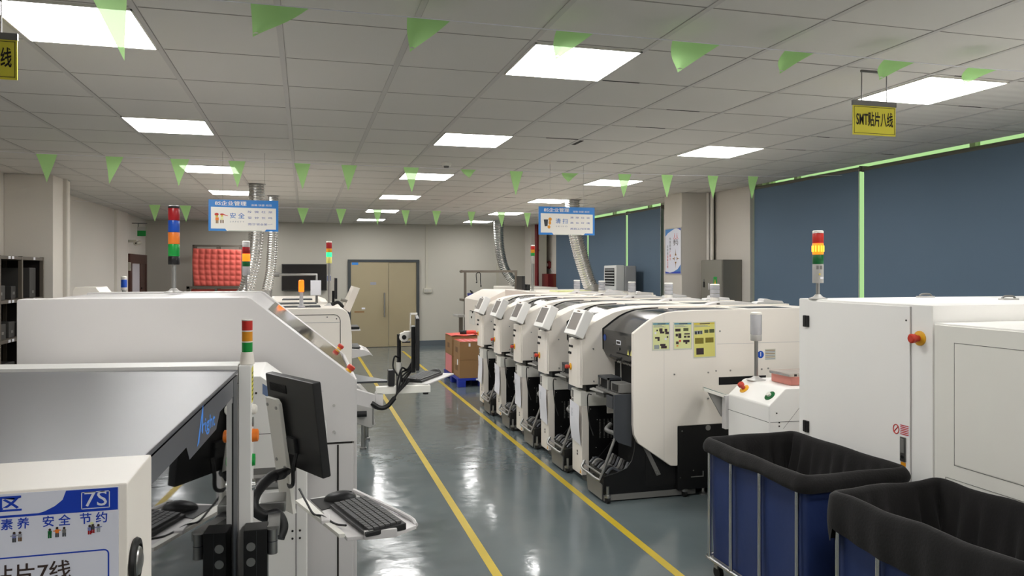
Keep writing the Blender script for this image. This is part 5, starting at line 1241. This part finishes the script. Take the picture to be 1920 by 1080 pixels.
b = MB(); b.tube(bez([(-0.02, 2.97, 0.98), (0.005, 2.9, 0.95), (0.03, 2.83, 0.925), (0.06, 2.78, 0.93), (0.10, 2.70, 0.925), (0.135, 2.64, 0.935)], 8), 0.004, 'cable', 8); b.build('cable', t)
t = thing('monitor', 'black flat monitor seen from behind on the swing arm in the left foreground', 'monitor', mc)
b = MB(); b.xf = XF; b.box(-0.183, 0.183, -0.022, 0.010, -0.165, 0.165, 'black_plastic', 0.005)
b.box(-0.15, -0.02, -0.0235, -0.021, 0.105, 0.135, 'black_matt')
for k in range(10): b.box(-0.15, -0.02, -0.0245, -0.022, 0.106 + k * 0.003, 0.107 + k * 0.003, 'rubber')
b.box(-0.05, 0.02, -0.036, -0.020, -0.11, -0.05, 'black_plastic', 0.004); b.build('casing', t)
b = MB(); b.xf = XF; b.box(-0.172, 0.172, 0.010, 0.0115, -0.148, 0.148, 'screen_off'); b.build('screen', t)
b = MB(); b.xf = XF; b.tube(bez([(0.03, -0.035, -0.10), (0.035, -0.055, -0.15), (0.03, -0.06, -0.20), (-0.02, -0.05, -0.225), (-0.05, -0.04, -0.22)], 8), 0.007, 'cable', 8); b.build('video_cable', t)
def keyboard(origin, ang, L, W, label, group='black computer keyboards'):
    t = thing('keyboard', label, 'keyboard', origin, group)
    K = Matrix.Translation(origin) @ Matrix.Rotation(ang, 4, 'Z')
    f = MB(); f.xf = K; f.prism([(-W / 2, 0), (W / 2, 0), (W / 2, 0.024), (-W / 2, 0.014)], 'x', -L / 2, L / 2, 'black_plastic', 0.004); f.build('keyboard_case', t)
    f = MB(); f.xf = K
    for r in range(6):
        nk = 15 if r else 14
        for k in range(nk):
            if r == 0 and 4 <= k <= 8 and k != 4: continue
            x0 = -L / 2 + 0.012 + k * (L - 0.024) / nk; x1 = x0 + (L - 0.024) / nk * 0.88
            if r == 0 and k == 4: x1 = x0 + (L - 0.024) / nk * 4.88
            y0 = -W / 2 + 0.014 + r * (W - 0.024) / 6; zz = 0.0155 + 0.0095 * (y0 + W / 2) / W
            f.box(x0, x1, y0, y0 + (W - 0.024) / 6 * 0.86, zz - 0.002, zz + 0.006, 'key')
    f.build('keys', t); return t
def mouse(origin, ang, label):
    f = MB(); f.xf = Matrix.Translation(origin) @ Matrix.Rotation(ang, 4, 'Z')
    f.grid(lambda i, j: (0.034 * math.cos(2 * PI * i / 20) * math.cos(j / 8 * PI / 2), 0.064 * math.sin(2 * PI * i / 20) * math.cos(j / 8 * PI / 2), 0.036 * math.sin(j / 8 * PI / 2) ** 0.8 * (1 - 0.25 * math.sin(2 * PI * i / 20) * math.cos(j / 8 * PI / 2))), 20, 9, 'black_plastic', True)
    f.box(-0.0015, 0.0015, -0.045, 0.0, 0.02, 0.036, 'key'); f.cyl((-0.004, -0.030, 0.029), (0.004, -0.030, 0.029), 0.008, 'key', 12)
    return solo(f, 'computer_mouse', label, 'mouse')
keyboard((0.212, 2.745, 0.919), math.atan2(-0.339, 0.103) , 0.37, 0.145, 'black keyboard on the white tray in the left foreground')
mouse((0.132, 2.985, 0.9215), R(70), 'black computer mouse on the white tray in the left foreground, behind the keyboard')

# --- transfer unit between the two machines
t = thing('transfer_unit', 'white transfer unit with a small blue screen between the grey-lidded machine and the printer', 'machine', (0, 3.66, 0))
b = MB(); b.prism([(-1.3, 0.05), (-1.3, 1.318), (-0.195, 1.322), (-0.060, 1.215), (0.011, 1.16), (0.011, 0.05)], 'y', 3.65, 4.22, 'oven_white', 0.006)
b.box(-0.041, -0.0375, 3.6485, 3.65, 0.06, 1.19, 'seam'); b.box(-0.30, -0.04, 3.6485, 3.65, 1.055, 1.058, 'seam'); b.box(-1.25, -0.05, 3.7, 4.2, 0, 0.05, 'black')
screwdots(b, [(-0.055, 0.60), (-0.022, 0.60), (-0.055, 0.565), (-0.022, 0.565), (-0.215, 1.245)], 3.65, 'ink', 0.005); b.build('body', t)
b = MB(); b.poly([(-0.187, 3.6485, 1.288), (-0.187, 3.6485, 1.240), (-0.095, 3.6485, 1.180), (-0.095, 3.6485, 1.222)], 'screen_blue'); b.build('display', t)
b = MB(); b.prism([(-0.32, 0.80), (-0.09, 0.80), (-0.09, 0.885), (-0.105, 0.90), (-0.32, 0.90)], 'y', 3.646, 3.65, 'midgrey')
b.box(-0.32, -0.13, 3.63, 3.648, 0.86, 0.872, 'ltgrey'); b.box(-0.32, -0.12, 3.63, 3.648, 0.815, 0.835, 'steel'); b.box(-0.17, -0.13, 3.625, 3.648, 0.835, 0.865, 'ltgrey'); b.build('conveyor_mouth', t)

# --- solder paste printer
t = thing('stencil_printer', 'big white printer with a slanted window and five-colour signal tower on the left', 'machine', (-0.5, 4.3, 0))
P3 = [(-1.388, 0.856), (-1.388, 1.655), (-1.38, 1.662), (-0.30, 1.662), (-0.278, 1.655), (0.262, 1.214), (0.275, 1.195), (0.275, 0.856)]
b = MB(); b.prism(P3, 'y', 4.30, 4.44, 'white', 0.003); screwdots(b, [(0.155, 1.06), (0.155, 0.915)], 4.30, 'ltgrey', 0.008)
b.box(0.045, 0.10, 4.2985, 4.30, 1.142, 1.1435, 'paper_line'); b.build('near_cheek', t)
b = MB(); b.prism(P3, 'y', 5.56, 5.70, 'white', 0.003); b.build('far_cheek', t)
P3b = [(x - 0.02 if x > 0.2 else x, z - (0.012 if z > 1.1 else 0)) for x, z in P3[:3]] + [(-0.30, 1.655), (-0.285, 1.645), (0.24, 1.212), (0.25, 1.19), (0.25, 0.856)]
b = MB(); b.prism(P3b, 'y', 4.44, 5.56, 'white'); b.build('hood_body', t)
d = Vector((0.54, 0, -0.441)).normalized(); nn = Vector((-d.z, 0, d.x))
b = MB(); p0 = Vector((-0.20, 0, 1.586)) + nn * 0.004; p1 = Vector((0.235, 0, 1.231)) + nn * 0.004
b.poly([(p0.x, 4.46, p0.z), (p1.x, 4.46, p1.z), (p1.x, 5.54, p1.z), (p0.x, 5.54, p0.z)], 'window_pane'); b.build('slanted_window', t)
b = MB(); b.prism([(-1.38, 0.05), (-1.38, 0.846), (0.262, 0.846), (0.262, 0.05)], 'y', 4.302, 5.69, 'white', 0.006); b.box(0.172, 0.182, 4.3005, 4.302, 0.06, 0.842, 'ink'); b.box(-1.3, 0.2, 4.35, 5.6, 0, 0.05, 'black'); b.build('base', t)
b = MB(); b.box(0.262, 0.282, 4.32, 5.66, 0.09, 1.20, 'white', 0.004); b.build('front_cover', t)
b = MB(); b.box(-1.36, 0.255, 4.306, 5.68, 0.845, 0.857, 'ink'); b.build('cover_gap', t)
for y in (4.37, 5.63):
    b = MB(); p = Vector((0.236, y, 1.239)); b.lathe([(0.019, 0), (0.017, 0.014)], p, 'estop_yellow', nn); b.lathe([(0.020, 0.012), (0.0225, 0.015), (0.0225, 0.035), (0.016, 0.039)], p, 'estop_red', nn); b.build('emergency_stop', t)
tower('signal_tower', 'black signal tower with red, blue, orange and green segments on top of the white printer', -0.832, 5.40, 1.662, 0.185, 0.014, [('black', 0.055), ('green', 0.080), ('orange', 0.078), ('tblue', 0.078), ('dkred', 0.080)], 0.036, base=True, cap='black')
b = MB(); b.tube(bez([(0.06, 4.298, 1.0), (0.11, 4.25, 0.97), (0.10, 4.2, 0.80), (0.05, 4.15, 0.72)], 8), 0.006, 'grey_cable', 8); solo(b, 'loose_cable', 'thin pale cable hanging in front of the white printer behind the mouse', 'cable')

# --- printer's own swing arm over the aisle
t = thing('workstation_mount', 'light grey jointed arm reaching over the aisle from the white printer', 'arm', (0.28, 5.2, 0.9))
b = MB(); hexa(b, [(0.275, 5.16, 0.93), (0.48, 5.28, 0.85), (0.48, 5.34, 0.85), (0.275, 5.24, 0.93)], [(0.275, 5.16, 1.03), (0.48, 5.28, 0.945), (0.48, 5.34, 0.945), (0.275, 5.24, 1.03)], 'white'); b.build('inner_beam', t)
b = MB(); b.box(0.468, 0.522, 5.27, 5.34, 0.85, 0.965, 'white', 0.004); b.build('joint_block', t)
b = MB(); b.box(0.475, 0.85, 5.27, 5.33, 0.955, 1.005, 'offwhite', 0.003); b.cyl((0.82, 5.30, 0.955), (0.82, 5.30, 0.94), 0.02, 'black'); b.build('outer_beam', t)
b = MB(); b.cyl((0.633, 5.30, 1.0), (0.633, 5.30, 1.17), 0.020, 'offwhite'); b.cyl((0.633, 5.30, 1.17), (0.633, 5.30, 1.365), 0.014, 'black'); b.build('upright', t)
b = MB(); b.cyl((0.665, 5.27, 1.345), (0.665, 5.33, 1.345), 0.032, 'sign_white'); b.cyl((0.665, 5.268, 1.345), (0.665, 5.272, 1.345), 0.016, 'black'); b.box(0.665, 0.715, 5.275, 5.325, 1.335, 1.385, 'sign_white', 0.006); b.box(0.655, 0.71, 5.28, 5.32, 1.305, 1.315, 'black'); b.build('tilt_head', t)
b = MB(); b.box(0.71, 0.716, 5.29, 5.31, 1.38, 1.505, 'sign_white'); b.box(0.71, 0.76, 5.29, 5.31, 1.50, 1.512, 'sign_white'); b.build('hook', t)
XA = Matrix.Translation((0.86, 5.57, 1.015)) @ Matrix.Rotation(R(60), 4, 'Z')
b = MB(); b.xf = XA; b.box(-0.26, 0.30, -0.12, 0.12, -0.012, 0.0, 'white', 0.004); b.build('keyboard_tray', t)
b = MB(); b.box(0.78, 0.86, 5.36, 5.50, 0.975, 1.003, 'midgrey', 0.004); b.build('tray_clamp', t)
b = MB(); b.box(0.555, 0.60, 5.26, 5.32, 1.01, 1.12, 'black_plastic', 0.004); b.build('power_adapter', t)
b = MB()
for k in range(5): b.tube(bez([(0.74, 5.3, 1.20 - 0.02 * k), (0.69 + 0.01 * k, 5.29, 1.12), (0.65, 5.28, 1.13 - 0.03 * k), (0.62 + 0.02 * k, 5.27, 1.04), (0.61, 5.26, 0.95), (0.55, 5.26, 0.87), (0.48, 5.25, 0.86), (0.44, 5.26, 0.89)], 8), 0.006, 'cable', 7)
b.tube(bez([(0.633, 5.29, 1.20), (0.60, 5.28, 1.21), (0.59, 5.28, 1.14), (0.62, 5.27, 1.08)], 8), 0.006, 'cable', 7); b.tube(bez([(0.60, 5.26, 0.93), (0.55, 5.26, 0.875), (0.50, 5.255, 0.865), (0.44, 5.26, 0.90)], 8), 0.016, 'cable', 8); b.build('cables', t)
t = thing('monitor', 'black monitor seen edge-on over the aisle on the printer arm', 'monitor', (0.75, 5.3, 1.3))
b = MB(); b.xf = Matrix.Translation((0.753, 5.30, 1.30)) @ Matrix.Rotation(R(-7), 4, 'Z'); b.box(-0.006, 0.018, -0.20, 0.20, -0.17, 0.185, 'black_plastic', 0.005); b.box(-0.034, -0.006, -0.07, 0.07, -0.20, 0.12, 'black_plastic', 0.005); b.build('casing', t)
b = MB(); b.xf = Matrix.Translation((0.753, 5.30, 1.30)) @ Matrix.Rotation(R(-7), 4, 'Z'); b.box(0.018, 0.0195, -0.19, 0.19, -0.16, 0.175, 'screen_off'); b.build('screen', t)
keyboard((0.84, 5.55, 1.016), R(60), 0.44, 0.15, 'black keyboard on the arm over the aisle, below the edge-on monitor')
mouse((0.97, 5.80, 1.016), R(30), 'black mouse at the far end of the tray over the aisle')
# low feeder dolly
t = thing('feeder_dolly', 'low grey metal dolly with a black roller beside the left machines', 'dolly', (0.58, 7.9, 0))
b = MB(); b.prism([(0.42, 0.30), (0.42, 0.66), (0.52, 0.66), (0.66, 0.50), (0.69, 0.24), (0.64, 0.21)], 'y', 7.78, 8.30, 'ltgrey', 0.012); b.box(0.66, 0.675, 7.775, 7.78, 0.25, 0.48, 'midgrey'); b.build('body', t)
b = MB(); b.cyl((0.50, 7.74, 0.37), (0.60, 7.74, 0.37), 0.03, 'rubber', 14); b.build('roller', t)
for x, y in ((0.57, 7.80), (0.50, 8.25), (0.64, 8.25)):
    b = MB(); b.cyl((x, y, 0.03), (x, y, 0.30), 0.02, 'steel', 12); b.lathe([(0.035, 0), (0.035, 0.02), (0.015, 0.03)], (x, y, 0), 'steel'); b.build('leg', t)
b = MB(); b.prism([(0.24, 6.2), (0.68, 6.2), (0.40, 6.7), (0.24, 6.7)], 'z', 0.90, 0.915, 'slate'); b.box(0.22, 0.29, 6.25, 6.65, 0.0, 0.90, 'ltgrey'); solo(b, 'side_table', 'dark flap table beside the white printer, partly hidden by its front edge', 'table')

# --- placement machine farther up the left line
t = thing('placement_machine', 'beige rounded machine behind the slanted window on the left line, with an orange beacon', 'machine', (0.4, 8.5, 0))
P4 = [(-1.4, 0.05), (-1.4, 1.40), (0.36, 1.402), (0.41, 1.388), (0.445, 1.362), (0.468, 1.325), (0.48, 1.28), (0.487, 1.22), (0.50, 1.10), (0.50, 0.05)]
b = MB(); b.prism(P4, 'y', 8.50, 10.35, 'cream', 0.01); b.box(-1.3, 0.4, 8.55, 10.3, 0, 0.05, 'black'); b.build('body', t)
b = MB(); b.tube([(-0.6, 8.498, 1.331)] + [(0.305 + 0.07 * math.sin(R(a)), 8.498, 1.261 + 0.07 * math.cos(R(a))) for a in range(0, 91, 15)] + [(0.375, 8.498, 0.5)], 0.004, 'seam', 6); b.box(-0.6, 0.37, 8.497, 8.5, 1.245, 1.248, 'paper_line'); screwdots(b, [(0.235, 1.305), (0.335, 1.285)], 8.5, 'ink', 0.007); b.build('side_door', t)
b = MB(); b.box(-0.42, 0.05, 8.75, 9.05, 1.40, 1.412, 'slate', 0.003); b.box(0.05, 0.17, 8.72, 9.08, 1.40, 1.414, 'slate', 0.003); b.build('top_window', t)
b = MB(); b.box(-0.42, 0.14, 9.6, 9.95, 1.40, 1.413, 'slate', 0.003); b.build('top_window', t)
b = MB(); hexa(b, [(0.435, 8.9, 1.375), (0.50, 8.9, 1.33), (0.50, 9.5, 1.33), (0.435, 9.5, 1.375)], [(0.55, 8.9, 1.63), (0.615, 8.9, 1.61), (0.615, 9.5, 1.61), (0.55, 9.5, 1.63)], 'cream'); b.cyl((0.40, 8.95, 1.48), (0.50, 8.95, 1.45), 0.018, 'cabinet_grey'); b.tube(bez([(0.30, 9.1, 1.41), (0.38, 9.1, 1.44), (0.45, 9.1, 1.36)], 6), 0.02, 'black', 8); b.build('open_cover', t)
b = MB(); b.box(0.50, 0.60, 8.6, 9.0, 1.14, 1.155, 'white', 0.003); b.box(0.50, 0.59, 8.62, 8.98, 1.155, 1.185, 'black', 0.003); b.build('small_tray', t)
b = MB(); b.prism([(0.50, 0.84), (0.50, 0.945), (0.64, 0.93), (0.70, 0.90), (0.735, 0.86), (0.70, 0.875)], 'y', 8.55, 9.15, 'white', 0.003); b.box(0.50, 0.60, 8.6, 9.1, 0.945, 0.957, 'black'); b.build('feeder_shelf', t)
b = MB(); b.lathe([(0.04, 0), (0.04, 0.02), (0.022, 0.03), (0.018, 0.18)], (-0.037, 8.62, 1.40), 'lens_white'); b.build('beacon_foot', t)
b = MB(); b.lathe([(0.029, 0), (0.030, 0.05), (0.029, 0.12), (0.02, 0.13)], (-0.037, 8.62, 1.58), 'lit_amber'); b.build('lit_beacon', t)
tower('signal_tower', 'signal tower lit green in front of the far wall, standing behind the orange beacon', 0.276, 9.2, 1.40, 0.50, 0.014, [('sheet_yellow', 0.075), ('lit_green', 0.055), ('amber', 0.045), ('dkred', 0.07)], 0.033)
tower('signal_tower', 'signal tower lit amber with red and green segments in front of the red-covered rack', -0.635, 9.0, 1.40, 0.36, 0.012, [('lens_white', 0.10), ('dkgreen', 0.058), ('lit_amber', 0.085), ('dkred', 0.075), ('white', 0.05)], 0.042)
t = thing('paper_stand', 'steel pipe stand with a white sheet in front of the wall monitor', 'stand', (0.145, 10.0, 1.40))
b = MB(); b.tube([(-0.33, 10.0, 1.765), (0.145, 10.0, 1.765), (0.145, 10.0, 1.40)], 0.018, 'steel', 10); b.lathe([(0.03, 0), (0.03, 0.06)], (-0.37, 10.0, 1.765), 'midgrey', (1, 0, 0)); b.build('pipe', t)
b = MB(); b.box(0.07, 0.20, 9.97, 9.98, 1.50, 1.69, 'paper'); b.build('sheet', t)
t = thing('monitor', 'small dark monitor seen edge-on near the green-lit signal tower', 'monitor', (0.38, 9.8, 1.40))
b = MB(); b.box(0.36, 0.39, 9.65, 9.95, 1.46, 1.72, 'black_plastic', 0.005); b.build('casing', t)
b = MB(); b.box(0.33, 0.36, 9.76, 9.84, 1.402, 1.56, 'black'); b.box(0.30, 0.42, 9.7, 9.9, 1.401, 1.412, 'black'); b.build('foot', t)
tower('signal_lamp', 'blue-topped white pole lamp right of the wall monitor', 0.285, 9.5, 1.40, 0.27, 0.014, [('white', 0.02), ('tblue', 0.06)], 0.02)
t = thing('placement_machine', 'beige machine at the far end of the left line under the silver ducts', 'machine', (0.35, 10.6, 0))
b = MB(); b.prism([(-1.4, 0.05), (-1.4, 1.41), (0.20, 1.41), (0.32, 1.36), (0.38, 1.25), (0.40, 0.05)], 'y', 10.42, 12.7, 'cream', 0.01); b.box(-1.3, 0.3, 10.5, 12.6, 0, 0.05, 'black'); b.build('body', t)
b = MB(); b.box(-0.30, 0.10, 10.8, 11.2, 1.41, 1.422, 'slate', 0.003); b.build('top_window', t)
